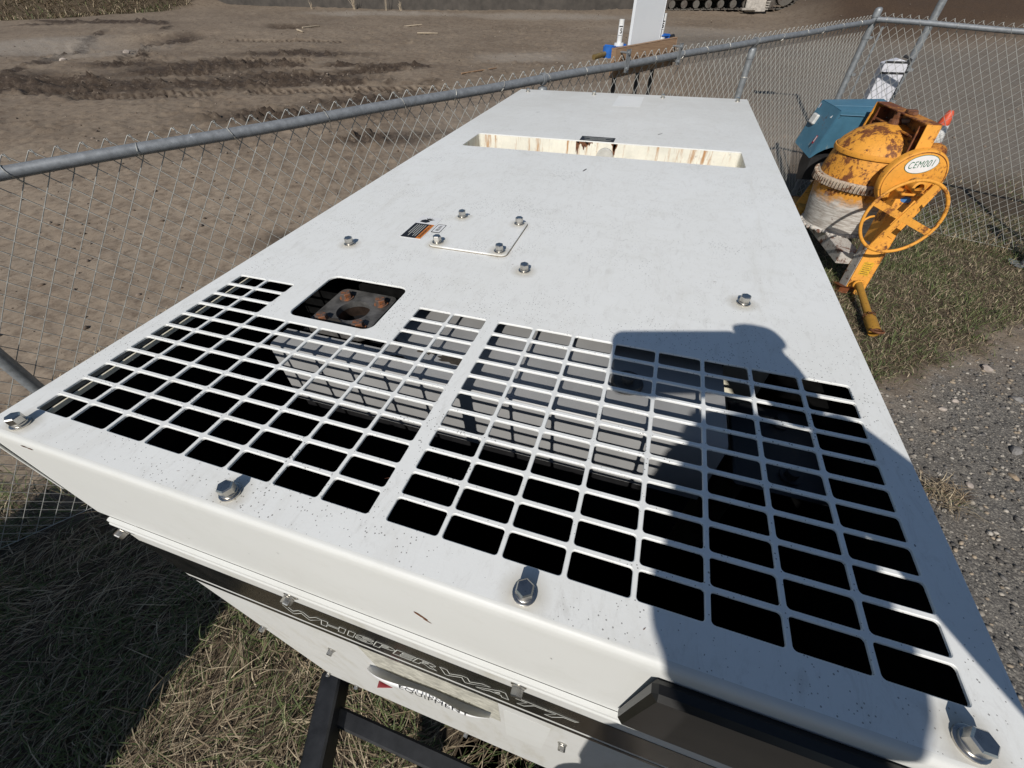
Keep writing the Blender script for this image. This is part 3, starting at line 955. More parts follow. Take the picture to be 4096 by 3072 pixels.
for (x, y) in ((4.86, 11.38), (7.06, 11.38), (4.87, 9.21), (7.06, 9.20)):
    bolt(P(x, y, 0.062))
for (x, y) in ((-0.56, 0.56), (0.62, 0.55), (-0.56, -0.62), (0.62, -0.63)):
    bolt(EP(x, y, 0.0), bm_=RB_, wm_=RW_, wh=0.07 * U)

# warning label and WATER label beside the cover plate
def flat(name, x0, y0, x1, y1, mat, w=0.01, parent=None, th=0.006, r=0.03):
    b = MB(GO)
    b.prism(rrect(x0, y0, x1, y1, r, 3), (0, 0, th * U), P(0, 0, w - th), (U, 0, 0), (0, U, 0))
    return b.build(name, mat, parent or gen)
wl_ = flat('warning_label', 3.33, 9.35, 4.15, 11.15, 'sticker', 0.010)
flat('label_black', 3.36, 9.38, 3.93, 10.52, 'print', 0.016, wl_, 0.004, 0.01)
flat('label_orange', 3.935, 9.38, 4.12, 10.52, 'orange_l', 0.016, wl_, 0.004, 0.01)
text_obj('label_text', 'WARNING', 1, 'print', (0, -1, 0), (1, 0, 0), P(3.985, 10.30, 0.017), wl_, offset=0.02, width=0.82 * U, height=0.09 * U, origin=GO)
b = MB(GO)
b.prism([(0, 0), (0.12, 0), (0.06, 0.1)], (0, 0, 0.003 * U), P(3.975, 10.48, 0.016), (0, -U, 0), (U, 0, 0))
b.build('warning_triangle', 'print', wl_)
b = MB(GO)      # steam pictogram: a hand under a burst of rays
b.prism([(0.05, 0.06), (0.30, 0.02), (0.42, 0.14), (0.30, 0.26), (0.16, 0.30), (0.05, 0.2)], (0, 0, 0.003 * U), P(3.42, 10.60, 0.010), (U, 0, 0), (0, U, 0))
for k in range(9):
    a = R_(20 + 13 * k)
    d = Vector((math.cos(a), math.sin(a)))
    nrm = Vector((-d.y, d.x))
    p0 = Vector((0.22, 0.28)) + d * 0.05; p1 = p0 + d * (0.2 - 0.05 * (k % 2))
    b.prism([tuple(p0 + nrm * 0.02), tuple(p0 - nrm * 0.02), tuple(p1 - nrm * 0.004), tuple(p1 + nrm * 0.004)], (0, 0, 0.003 * U), P(3.50, 10.54, 0.010), (U, 0, 0), (0, U, 0))
b.build('warning_pictogram', 'print', wl_)
b = MB(GO)
for k in range(5):
    b.box(P(3.83 - 0.085 * k, 9.52 + (0.2 if k in (2, 4) else 0.0), 0.016), P(3.855 - 0.085 * k, 10.42, 0.019))
b.build('label_print', 'line', wl_)
wt = flat('water_label', 4.22, 9.98, 4.56, 10.65, 'print', 0.010, None, 0.006, 0.05)
flat('label_face', 4.25, 10.02, 4.53, 10.61, 'sticker', 0.014, wt, 0.003, 0.03)
text_obj('label_text', 'WATER', 1, 'print', (0, -1, 0), (1, 0, 0), P(4.33, 10.53, 0.0145), wt, offset=0.01, width=0.43 * U, height=0.125 * U, origin=GO)

# lifting eye recess
RD = -2.4
b = MB(GO)
lp = rrect(*REC, 0.16, 5)
bm_pts = [(x, y) for x, y in lp]
a_ = [b.bm.verts.new(P(x, y, -0.05) - GO) for x, y in bm_pts]
c_ = [b.bm.verts.new(P(x, y, RD) - GO) for x, y in bm_pts]
for i in range(len(lp)):
    j = (i + 1) % len(lp)
    b.bm.faces.new((a_[i], c_[i], c_[j], a_[j]))
b.bm.faces.new(c_)
o_rec = b.build('lifting_recess', 'recess', gen, 30)
o_rec.data.transform(Matrix.Translation((0, 0, -(TOP))))
o_rec.location = (0, 0, TOP)
b = MB(GO)
lug = [(-0.47, 0.0)] + [(0.47 * math.cos(R_(180 - 180 * k / 16)), 1.70 + 0.47 * math.sin(R_(180 - 180 * k / 16))) for k in range(17)] + [(0.47, 0.0)]
b.prism(lug, (0, 0.22 * U, 0), P(8.52, 22.62, RD), (U, 0, 0), (0, 0, U), 0.001)
b.build('lifting_lug', 'lugm', gen, 30)
for (x, wd, dp) in ((7.22, 0.30, 0.55), (8.95, 0.17, 0.55), (7.55, 0.22, 0.25), (6.93, 0.09, 1.3), (8.97, 0.08, 1.4)):
    b = MB(GO)
    n = 14
    top = [b.bm.verts.new(P(x + wd * (k / n - 0.5) * 2, REC[3] - 0.012, -0.05) - GO) for k in range(n + 1)]
    bot = [b.bm.verts.new(P(x + wd * (k / n - 0.5) * 2, REC[3] - 0.012, -0.05 - dp * (0.25 + 0.75 * random.random()) * (1 - abs(k / n - 0.5) * 1.6)) - GO) for k in range(n + 1)]
    for k in range(n):
        b.bm.faces.new((top[k], bot[k], bot[k + 1], top[k + 1]))
    b.build('rust_stain', 'rust', gen)
dp_ = flat('data_label', 7.0, 23.0, 8.88, 23.85, 'print', 0.010)
b = MB(GO)
for k, (a0, a1) in enumerate(((0.25, 1.7), (0.5, 1.4), (0.15, 1.75))):
    b.box(P(7.0 + a0, 23.2 + 0.2 * k, 0.010), P(7.0 + a1, 23.235 + 0.2 * k, 0.013))
b.build('label_print', 'line', dp_)
flat('clean_patch', 7.55, 32.2, 9.45, 36.0, 'patch', 0.006, None, 0.004)

# front face: stripe, lettering, torn decal, bolts, black plate
FN = Vector((0, -1, -LEAN)).normalized(); FUP = Vector((0, LEAN, 1)).normalized()
def F(u, w, out=0.0):
    return P(u, fy(w) , w) + FN * (out * U)
def fplate(name, u0, u1, w0, w1, mat, out=0.012, parent=None, dx0=0.0):
    b = MB(GO)
    vs_ = [F(u0, w0, out), F(u1, w0, out), F(u1, w1, out), F(u0 + dx0, w1, out)]
    b.bm.faces.new([b.bm.verts.new(p - GO) for p in vs_])
    bk = [F(u0, w0, 0.002), F(u1, w0, 0.002), F(u1, w1, 0.002), F(u0 + dx0, w1, 0.002)]
    q = [b.bm.verts.new(p - GO) for p in bk]
    f = list(b.bm.verts)[:4]
    for i in range(4):
        b.bm.faces.new((f[i], f[(i + 1) % 4], q[(i + 1) % 4], q[i]))
    return b.build(name, mat, parent or gen)
st = fplate('black_stripe', -0.45, 16.65, -7.15, -4.92, 'stripe')
fplate('thin_stripe', -0.45, 16.65, -7.78, -7.46, 'stripe')
text_obj('stripe_lettering', 'WHISPERWATT', 1, 'line', (1, 0, 0), FUP, F(3.95, -6.60, 0.014), st, shear=0.35, offset=0.03, outline=0.014, width=8.3 * U, height=0.78 * U, origin=GO)
for (x, w) in ((-0.30, -4.15), (5.0, -4.30), (10.79, -4.30), (16.3, -4.30)):
    bolt(F(x, w), FN)
for (x, w) in ((-0.32, -12.8), (3.67, -11.05), (12.25, -10.6), (-0.30, -21.3), (1.32, -21.9), (7.99, -22.05), (14.5, -21.9)):
    bolt(F(x, w), FN, sc=0.85)
fplate('old_sticker_residue', 5.64, 10.2, -11.5, -7.9, 'adhesive', 0.008, None, 0.1)
b = MB(GO)
n = 40
ring_prev = None
for i in range(n + 1):
    s = i / n
    u = 5.3 + 4.6 * s
    rr = 0.30 + 0.05 * math.sin(s * 9) - 0.17 * (abs(s - 0.5) * 2) ** 4
    ring = []
    base = F(u, -10.95 + 0.45 * s + 0.10 * math.sin(s * 14), 0.02)
    for k in range(9):
        a = R_(-20 + 150 * k / 8 * (1 - 0.25 * (abs(s - 0.5) * 2) ** 2))
        ring.append(b.bm.verts.new(base + FN * (rr * U * math.sin(a)) + FUP * (rr * U * (1 - math.cos(a)) * 1.5) - GO))
    if ring_prev:
        for k in range(8):
            b.bm.faces.new((ring_prev[k], ring[k], ring[k + 1], ring_prev[k + 1]))
    ring_prev = ring
dec = b.build('peeling_sticker', 'sticker', gen, 60)
sm = dec.modifiers.new('thickness', 'SOLIDIFY'); sm.thickness = 0.0006
text_obj('sticker_lettering', 'EQUIPMENT', 1, 'print', Vector((1, 0, 0.09)).normalized(), Vector((0, 0.22, 0.975)), F(6.8, -10.33, 0.345), dec, space=1.1, width=2.5 * U, height=0.34 * U, origin=GO)
b = MB(GO)
c0 = F(5.95, -10.62, 0.33)
b.prism([(0, 0), (0.55, 0.06), (0.12, 0.34)], FN * 0.0006, c0, Vector((U, 0, 0)), (FN * 0.6 + FUP * 0.8) * U)
b.build('sticker_logo', 'red', dec)
b = MB(GO)
b.box(P(12.62, -1.0, -3.0), P(18.0, -0.735, -0.33), 0.004)
o_bp = b.build('black_plate', 'blackgloss', gen, 30)
fplate('pale_sticker', 10.35, 11.75, -14.6, -8.6, 'cap', 0.010)

def chip(pts, c, a1, a2, nm='paint_chip', mat='rust'):
    b = MB(GO)
    b.bm.faces.new([b.bm.verts.new(c + a1 * (p[0] * U) + a2 * (p[1] * U) - GO) for p in pts])
    b.build(nm, mat, gen)
XV = Vector((1, 0, 0))
for (u, w, s, r) in ((8.95, -1.75, 0.20, 0.9), (9.05, -1.95, 0.10, 0.7), (0.62, -0.16, 0.09, 0.0), (0.78, -0.17, 0.10, 0.1), (3.1, -2.5, 0.03, 0.5), (6.2, -1.1, 0.03, 1.1), (7.4, -2.9, 0.025, 0.2), (11.3, -1.4, 0.03, 0.9), (5.1, -1.9, 0.025, 0.4), (2.2, -1.4, 0.03, 0.2), (10.1, -5.0, 0.03, 0.3)):
    d1 = XV * math.cos(r) - FUP * math.sin(r); d2 = XV * math.sin(r) + FUP * math.cos(r)
    n = 9
    chip([(s * math.cos(2 * PI * k / n) * (0.6 + 0.6 * random.random()), 0.28 * s * math.sin(2 * PI * k / n) * (0.6 + 0.6 * random.random())) for k in range(n)], F(u, w, 0.006), d1, d2, mat='rust' if s > 0.05 else 'print')
for (u, v, s, r) in ((9.6, 13.9, 0.06, 0.4), (8.2, 18.0, 0.25, 1.3), (9.9, 14.6, 0.05, 0.3), (7.7, 8.6, 0.05, 0.9), (13.6, 9.3, 0.07, 0.2), (5.3, 27.0, 0.10, 0.1), (11.2, 25.4, 0.22, 1.0), (3.0, 29.0, 0.18, 0.5), (12.9, 17.3, 0.06, 0.7), (1.2, 14.0, 0.06, 0.2), (7.9, 0.7, 0.05, 0.5), (4.2, -0.30, 0.03, 0.4), (12.4, -0.33, 0.03, 0.9)):
    n = 9
    d1 = Vector((math.cos(r), math.sin(r), 0)); d2 = Vector((-math.sin(r), math.cos(r), 0))
    chip([(s * math.cos(2 * PI * k / n) * (0.6 + 0.6 * random.random()), 0.14 * s * math.sin(2 * PI * k / n) * (0.5 + random.random())) for k in range(n)], P(u, v, 0.008), d1, d2, 'scuff', 'rust' if s < 0.08 else 'castiron')
# trailer frame and tongue
b = MB(GO)
b.box(P(-0.35, -0.95, -26.2), P(16.55, 36.5, ZB - 0.02), 0.006)
b.build('skid_base', 'black', gen, 30)
def beam(name, p, q, w, h, top, mat='black'):
    p = Vector(p); q = Vector(q)
    d = (q - p); L = d.length; d.normalize()
    s = Vector((0, 0, 1)).cross(d).normalized()
    b = MB(GO)
    b.obox((p + q) / 2 + Vector((0, 0, top - h / 2)), d, s, Vector((0, 0, 1)), L, w, h, 0.006)
    return b.build(name, mat, gen, 30)
zt = TOP - 22.6 * U
beam('tongue_beam', (-0.75 * U, -0.9 * U, 0), (8.0 * U, -25.0 * U, 0), 0.062, 0.10, zt)
beam('tongue_beam', (16.9 * U, -0.9 * U, 0), (8.2 * U, -25.0 * U, 0), 0.062, 0.10, zt)
beam('tongue_crossmember', (0.15 * U, -2.62 * U, 0), (16.0 * U, -2.62 * U, 0), 0.047, 0.07, zt - 0.055)
b = MB(GO)
b.box(Vector((8.1 * U - 0.05, -1.48, zt - 0.09)), Vector((8.1 * U + 0.05, -1.20, zt + 0.02)), 0.01)
b.build('coupler', 'black', gen)
for sx in (0.62, 15.6):
    b = MB(GO)
    b.lathe([(0.12, 0.07), (0.30, 0.085), (0.335, 0.05), (0.335, -0.05), (0.30, -0.085), (0.12, -0.07), (0.0, -0.07)], (sx * U + 0.03, 19.5 * U, 0.335), (1, 0, 0), 32)
    b.build('wheel', 'tyre', gen, 40)
b = MB(GO)
b.tube([(0.6 * U, 19.5 * U, 0.335), (15.6 * U, 19.5 * U, 0.335)], 0.035, 10)
b.build('axle', 'black', gen)
b = MB(GO)
b.tube([(8.1 * U, -1.2, zt - 0.02), (8.1 * U, -1.2, 0.03)], 0.03, 10)
b.box((8.1 * U - 0.09, -1.29, 0.0), (8.1 * U + 0.09, -1.11, 0.03))
b.build('jack_stand', 'black', gen)
# ------------------------------------------------------------------ chain link fence
def fence_line(name, start, step, i0, i1, label, posts, group, sags=0.004):
    """start: knuckle of index 0; step: vector to the next knuckle"""
    S = np.array(start, float); D = np.array(step, float)
    hd = D[:2] / np.hypot(*D[:2])
    nin = np.array([hd[1], -hd[0], 0.0])                 # towards the yard
    o = S + D * (0.5 * (i0 + i1))
    base = Vector((o[0], o[1], hz(o[0], o[1])))
    t = empty(name, base, label, 'fence', group)
    ROWH = 0.0435
    V = []; Fc = []
    cnt = 0
    seg = 5
    rr = 0.0021
    ca = [(math.cos(2 * PI * k / seg), math.sin(2 * PI * k / seg)) for k in range(seg)]
    h3 = np.array([hd[0], hd[1], 0.0])
    for s in range(int(2 * i0), int(2 * i1)):
        kx = s / 2.0
        top = S + D * kx
        gzv = hz(top[0], top[1])
        rows = int((top[2] - gzv - 0.03) / ROWH)
        j = np.arange(rows + 1)
        if s % 2 == 0:
            xi = kx + 0.5 * (j % 2)
            sgn = np.where(j % 2 == 0, 1.0, -1.0)
        else:
            xi = kx + 0.5 * ((j + 1) % 2)
            sgn = np.where(j % 2 == 0, -1.0, 1.0)
        wob = 0.05 * (vnoise(j * 0.23 + 3, np.full(len(j), kx * 0.11), 41) - 0.5)
        zz = S[2] + D[2] * xi - j * ROWH
        if len(zz) > 1:
            zz[1] += 0.006
        bow = 0.022 * (vnoise(np.full(len(j), kx * 0.045), j * 0.06, 43) - 0.5) * np.clip(j / 6.0, 0, 1)
        pts = np.stack([S[0] + D[0] * (xi + wob) + nin[0] * (sgn * 0.0016 + bow), S[1] + D[1] * (xi + wob) + nin[1] * (sgn * 0.0016 + bow), zz + 0.004 * (vnoise(j * 0.31, np.full(len(j), kx * 0.2), 4) - 0.5)], 1)
        if s % 2 == 0:                       # the twisted knuckle: a short hook over the top
            hook = np.array([[pts[0][0] + h3[0] * 0.010, pts[0][1] + h3[1] * 0.010, pts[0][2] - 0.020], [pts[0][0] + h3[0] * 0.006, pts[0][1] + h3[1] * 0.006, pts[0][2] + 0.002]])
            pts = np.concatenate([hook, pts])
        n = len(pts)
        ring = np.concatenate([pts[:, None, :] + rr * (c * h3 * 1.1 + s_ * nin)[None, None, :] for c, s_ in ca], 1)
        V.append(ring.reshape(-1, 3))
        a = cnt + np.arange(n - 1)[:, None] * seg + np.arange(seg)[None, :]
        b_ = cnt + np.arange(n - 1)[:, None] * seg + (np.arange(seg)[None, :] + 1) % seg
        Fc.append(np.stack([a, b_, b_ + seg, a + seg], -1).reshape(-1, 4))
        cnt += n * seg
    mesh = raw('chain_link_mesh', np.concatenate(V) - np.array(base), np.concatenate(Fc), 'wire', t, True)
    mesh['kind'] = 'stuff'
    def at(i, dz=0.0, off=0.024):
        p = S + D * i
        return Vector((p[0] + nin[0] * off, p[1] + nin[1] * off, p[2] + dz))
    RZ = -0.047
    b = MB(base)
    b.tube([at(i, RZ + 0.002 * math.sin(i * 0.4)) for i in np.linspace(i0, i1, 60)], 0.0212, 14)
    b.build('top_rail', 'rail', t, 60)
    for (i, kind) in posts:
        p = at(i)
        g_ = hz(p.x, p.y)
        b = MB(base)
        if kind == 'line':
            b.tube([(p.x, p.y, g_ - 0.05), (p.x, p.y, p.z + RZ - 0.045)], 0.0255, 16)
            po = b.build('post', 'post', t, 60)
            b = MB(base)
            b.lathe([(0.029, -0.055), (0.029, 0.0), (0.025, 0.012), (0.012, 0.016), (0.0, 0.016)], (p.x, p.y, p.z + RZ - 0.05), seg=16)
            c = Vector((p.x, p.y, p.z + RZ))
            ringp = [c + (Vector((nin[0], nin[1], 0)) * math.cos(q) + Vector((0, 0, 1)) * math.sin(q)) * 0.026 for q in np.linspace(0, 2 * PI, 18, endpoint=False)]
            for off in (-0.008, 0.0, 0.008):
                b.tube([q + Vector((hd[0], hd[1], 0)) * off for q in ringp], 0.0045, 6, closed=True)
            b.build('loop_cap', 'post', po, 60)
            b = MB(base)
            b.lathe([(0.027, -0.003), (0.0285, 0.0), (0.027, 0.003)], (p.x, p.y, p.z - 0.27), seg=16)
            b.build('post_tie', 'tie', po, 60)
        else:
            b.tube([(p.x, p.y, g_ - 0.05), (p.x, p.y, p.z + 0.03)], 0.030, 18)
            po = b.build('corner_post', 'post', t, 60)
            b = MB(base)
            b.lathe([(0.034, -0.045), (0.034, 0.0), (0.030, 0.016), (0.016, 0.026), (0.0, 0.028)], (p.x, p.y, p.z + 0.03), seg=18)
            b.build('dome_cap', 'post', po, 60)
            for dz in (-0.05, -0.17, -0.47, -0.80, -1.15):
                b = MB(base)
                b.lathe([(0.031, -0.011), (0.0345, -0.011), (0.0345, 0.011), (0.031, 0.011)], (p.x, p.y, p.z + dz), seg=18)
                q = Vector((p.x, p.y, p.z + dz))
                b.obox(q + Vector((0.036, -0.020, 0)), (0.9, -0.43, 0), (0.43, 0.9, 0), (0, 0, 1), 0.04, 0.010, 0.022)
                b.build('brace_band', 'post', po, 40)
    i = i0 + 1.2
    while i < i1 - 1:
        c = at(i, RZ)
        tilt = random.uniform(-0.7, 0.7)
        ringp = [c + (Vector((nin[0], nin[1], 0)) * math.cos(q) + Vector((0, 0, 1)) * math.sin(q)) * 0.0235 + Vector((hd[0], hd[1], 0)) * (tilt * 0.022 * math.sin(q)) for q in np.linspace(0, 2 * PI, 16, endpoint=False)]
        ringp += [c - Vector((nin[0], nin[1], 0)) * 0.026 + Vector((hd[0] * 0.012, hd[1] * 0.012, -0.05))]
        b = MB(base)
        b.tube(ringp, 0.0019, 5)
        b.build('tie_wire', 'tie', t, 60)
        i += random.uniform(3.6, 5.6)
    # bottom tension wire
    b = MB(base)
    b.tube([Vector((p[0], p[1], hz(p[0], p[1]) + 0.045)) for p in [S + D * q for q in np.linspace(i0, i1, 50)]], 0.0018, 5)
    b.build('tension_wire', 'wire', t, 60)
    return t
FS = np.array([-29.61011321, 15.38565881, -1.41009563]) * U + np.array([0, 0, TOP])
FDv = np.array([0.81555611, 1.11902581, 0.02957144]) * U
fence_line('chain_link_fence', FS, FDv, -24, 91.9, 'long chain link fence with grey top rail running behind the generator from the left edge', [(-6.26, 'line'), (32.75, 'line'), (62.85, 'line'), (91.85, 'corner')], 'chain link fences round the yard')
QS = np.array([2.48769576, 6.05457677, 1.82278988]); QD = np.array([0.06309295, -0.02788844, -0.00343354])
f2 = fence_line('chain_link_fence', QS, QD, -1.5, 46, 'chain link fence on the right behind the orange mixer', [(33.5, 'line')], 'chain link fences round the yard')
pc = FS + FDv * 91.85
b = MB(f2.location)
b.obox(Vector((pc[0] + 0.105, pc[1] - 0.075, 0.93)), (0.9, -0.43, 0), (0.43, 0.9, 0), (0, 0, 1), 0.018, 0.005, 1.60)
b.build('tension_bar', 'post', f2)
b = MB(f2.location)
b.tube([(pc[0] + 0.03, pc[1] - 0.03, pc[2] - 0.05), tuple(QS + QD * (-1.3) + np.array([0, -0.02, -0.047]))], 0.021, 10)
b.build('rail_end', 'post', f2, 50)

# galvanised pipe stub at the right edge
g_ = hz(4.34, 4.97)
so = empty('gate_post', (4.34, 4.97, g_), 'galvanised gate post with a flared foot at the right edge of the photo', 'post')
b = MB((4.34, 4.97, g_))
b.tube([(4.34, 4.97, g_), (4.43, 4.98, g_ + 0.75)], 0.050, 20)
b.build('tube', 'post', so, 60)
b = MB((4.34, 4.97, g_))
for dz in (0.06, 0.10, 0.14):
    b.lathe([(0.051, -0.012), (0.056, 0.0), (0.051, 0.012)], (4.34 + 0.12 * dz, 4.97, g_ + dz), seg=20)
b.build('ribs', 'post', so, 60)
b = MB((4.34, 4.97, g_))
for k in range(5):
    a = R_(140 + 38 * k)
    d = Vector((math.cos(a), math.sin(a), 0)); s_ = Vector((-d.y, d.x, 0))
    b.obox(Vector((4.34, 4.97, g_ + 0.012)) + d * 0.085, d, s_, Vector((0, 0, 1)), 0.10, 0.055, 0.006)
b.build('flared_foot', 'post', so)

# ------------------------------------------------------------------ wooden shelf board on the fence with its pipes
hdv = Vector((FDv[0], FDv[1], 0)).normalized(); nin = Vector((hdv.y, -hdv.x, 0)); UPV = Vector((0, 0, 1))
def fp(i, z, off):
    p = FS + FDv * i
    return Vector((p[0], p[1], 0)) + nin * off + UPV * z
bo = empty('mounting_board', fp(45.5, hz(*fp(45.5, 0, -.05).xy), -0.05), 'rough wooden board bolted behind the fence rail, with a black support under it', 'board')
BO = bo.location.copy()
dirb = (fp(49.75, 1.715, -0.035) - fp(41.5, 1.692, -0.035))
Lb = dirb.length; dirb.normalize()
b = MB(BO)
b.obox((fp(49.75, 1.715, -0.035) + fp(41.5, 1.692, -0.035)) / 2, dirb, nin, dirb.cross(nin) * -1, Lb, 0.036, 0.15, 0.002)
b.build('plank', 'wood', bo)
for i in (42.1, 49.35):
    b = MB(BO)
    q = fp(i, 1.708, 0.050)
    b.obox(q, hdv, nin, UPV, 0.034, 0.004, 0.115, 0.0015)
    for dz in (-0.040, 0.040):
        b.tube([q + UPV * dz + nin * 0.012, q + UPV * dz - nin * 0.10], 0.006, 8)
        b.tube([q + UPV * dz + nin * 0.002, q + UPV * dz + nin * 0.010], 0.011, 6)
    b.build('clamp_plate', 'post', bo)
for i in (42.6, 45.8, 47.9):
    b = MB(BO)
    q = fp(i, 1.66, -0.075)
    b.tube([q, Vector((q.x, q.y, hz(q.x, q.y)))], 0.0145, 10)
    b.build('support_leg', 'dark', bo, 60)
pn = fp(46.6, 1.70, -0.115)
b = MB(pn)
b.obox(pn + UPV * 0.60, hdv, nin, UPV, 0.292, 0.02, 1.30, 0.002)
tag(b.build('white_panel', 'board', None, 30, pn), 'tall blank white panel standing upright behind the wooden board on the fence', 'panel')
rd = empty('rod_rack', fp(46.6, 1.70, -0.17), 'long brass and black rod with blue clamps lying behind the wooden board', 'rod')
RO = rd.location.copy()
b = MB(RO)
b.tube([fp(40.9, 1.716, -0.17), fp(44.5, 1.742, -0.17)], 0.0155, 12)
b.build('brass_end', 'brass', rd, 60)
b = MB(RO)
b.tube([fp(44.5, 1.742, -0.17), fp(51.9, 1.782, -0.17)], 0.0135, 12)
b.build('rod', 'dark', rd, 60)
for (i, z) in ((43.6, 1.735), (50.2, 1.765)):
    b = MB(RO)
    q = fp(i, z, -0.17)
    b.obox(q + UPV * 0.004, hdv, nin, UPV, 0.12 if i < 45 else 0.06, 0.055, 0.045, 0.01)
    if i < 45:
        b.tube([q - hdv * 0.055 + UPV * -0.03, q - hdv * 0.055 + UPV * 0.03], 0.042, 16)
    b.build('blue_clamp', 'bluepl', rd, 40)
for k, (i, z0, z1, off) in enumerate(((43.95, 1.765, 1.895, -0.165), (49.8, 1.775, 1.91, -0.165))):
    q = fp(i, z0, off)
    pe = empty('pvc_pipe', q, ('short white PVC pipe marked 5 left of the tall white panel', 'short white PVC pipe showing past the right edge of the tall white panel')[k], 'pipe', 'PVC pipes behind the board')
    b = MB(q)
    b.tube([q, q + UPV * (z1 - z0)], 0.0165, 20)
    b.build('tube', 'pvc', pe, 60)
    b = MB(q)
    b.lathe([(0.017, 0.012), (0.030, 0.012), (0.032, 0.0), (0.032, -0.008), (0.0, -0.008)], q, seg=20)
    b.build('collar', 'pvc', pe, 60)
    fr = (CAM - q); fr.z = 0; fr.normalize(); rt = UPV.cross(fr)
    b = MB(q)
    arc = [q + (fr * math.cos(a) + rt * math.sin(a)) * 0.0169 for a in np.linspace(-1.0, 1.2, 9)]
    vb = [b.bm.verts.new(p_ + UPV * 0.045 - q) for p_ in arc]; vt = [b.bm.verts.new(p_ + UPV * 0.106 - q) for p_ in arc]
    for m_ in range(8):
        b.bm.faces.new((vb[m_], vb[m_ + 1], vt[m_ + 1], vt[m_]))
    lb = b.build('paper_label', 'sticker', pe, 60)
    b = MB(q)
    for (za, zb_, a0, a1) in ((0.092, 0.098, -0.75, 0.75), (0.050, 0.0525, -0.75, 0.75)):
        ar = [q + (fr * math.cos(a) + rt * math.sin(a)) * 0.0172 for a in np.linspace(a0, a1, 7)]
        v0 = [b.bm.verts.new(p_ + UPV * za - q) for p_ in ar]; v1 = [b.bm.verts.new(p_ + UPV * zb_ - q) for p_ in ar]
        for m_ in range(6):
            b.bm.faces.new((v0[m_], v0[m_ + 1], v1[m_ + 1], v1[m_]))
    b.build('label_print', 'print', lb)
    text_obj('label_number', '5', 1, 'print', rt, UPV, q + fr * 0.0172 - rt * 0.004 + UPV * 0.060, lb, offset=0.03, width=0.013, height=0.026, origin=q)

# ------------------------------------------------------------------ light pole with a white enclosure beyond the right fence
pb = Vector((3.055, 6.65, hz(3.055, 6.65)))
pl = empty('light_pole', pb, 'galvanised pole with a white metal box on it, beyond the corner of the fence', 'pole')
b = MB(pb)
b.tube([pb - UPV * 0.1, pb + UPV * 4.3], 0.036, 18)
b.build('pole', 'post', pl, 60)
b = MB(pb)
b.tube([pb + UPV * 4.25, pb + Vector((-0.45, 0.0, 4.33))], 0.022, 10)
b.build('arm', 'post', pl, 60)
b = MB(pb)
b.box(pb + Vector((-0.85, -0.09, 4.28)), pb + Vector((-0.40, 0.09, 4.37)), 0.02)
b.build('lamp_head', 'post', pl, 40)
ec = pb + Vector((-0.155, -0.10, 0))
b = MB(pb)
gz_ = pb.z
b.prism([(-0.125, 0.62 - gz_), (0.105, 0.62 - gz_), (0.105, 1.36 - gz_), (0.085, 1.42 - gz_), (0.0, 1.44 - gz_), (-0.125, 1.40 - gz_)], (0, 0.15, 0), Vector((ec.x, ec.y - 0.05, pb.z)), (1, 0, 0), (0, 0, 1), 0.006)
eo = b.build('white_enclosure', 'enclosure', pl, 30)
b = MB(pb)
for z in (1.31, 1.405):
    b.box(Vector((ec.x - 0.128, ec.y - 0.054, z)), Vector((ec.x + 0.108, ec.y - 0.0495, z + 0.018)))
b.build('enclosure_strap', 'dark', eo)
b = MB(pb)
b.tube([Vector((pb.x - 0.02, pb.y - 0.04, 0.3)), Vector((pb.x - 0.02, pb.y - 0.05, 1.43)), Vector((pb.x - 0.10, pb.y - 0.05, 1.46))], 0.016, 8)
b.build('conduit', 'dark', pl, 60)
b = MB(pb)
for z in (1.34, 1.05):
    b.lathe([(0.037, -0.012), (0.041, -0.012), (0.041, 0.012), (0.037, 0.012)], (pb.x, pb.y, z), seg=16)
    b.box(Vector((pb.x - 0.09, pb.y - 0.06, z - 0.012)), Vector((pb.x + 0.05, pb.y - 0.035, z + 0.012)))
b.build('pole_clamp', 'post', pl, 40)

# ------------------------------------------------------------------ traffic cone
cz_ = hz(3.80, 6.72)
co_ = empty('traffic_cone', (3.745, 6.72, cz_), 'orange traffic cone with two dirty white bands behind the orange mixer', 'cone')
def conr(z):
    return 0.205 + (0.034 - 0.205) * z / 0.93
b = MB((0, 0, 0))
b.lathe([(0.0, 0.93), (0.022, 0.93), (conr(0.90), 0.90)] + [(conr(z), z) for z in (0.8, 0.6, 0.4, 0.2, 0.05)] + [(0.225, 0.035), (0.225, 0.03)], seg=28)
b.build('cone_body', 'cone', co_, 50)
b = MB((0, 0, 0))
b.box((-0.24, -0.24, 0.0), (0.24, 0.24, 0.032), 0.015)
b.build('base', 'dark', co_, 40)
for (za, zb_) in ((0.62, 0.79), (0.40, 0.56)):
    b = MB((0, 0, 0))
    b.lathe([(conr(za) + 0.0005, za), (conr(za) + 0.002, za + 0.002), (conr(zb_) + 0.002, zb_ - 0.002), (conr(zb_) + 0.0005, zb_)], seg=28)
    b.build('reflective_band', 'conew', co_, 50)

# ------------------------------------------------------------------ cement mixer
MO = Vector((2.49, 4.75, 0.0))
mx = empty('cement_mixer', MO, 'rusty orange towable cement mixer with upturned drum, handwheel and blue engine hood', 'cement mixer', None, math.atan2(-0.993, 0.12))
def mb():
    return MB((0, 0, 0))
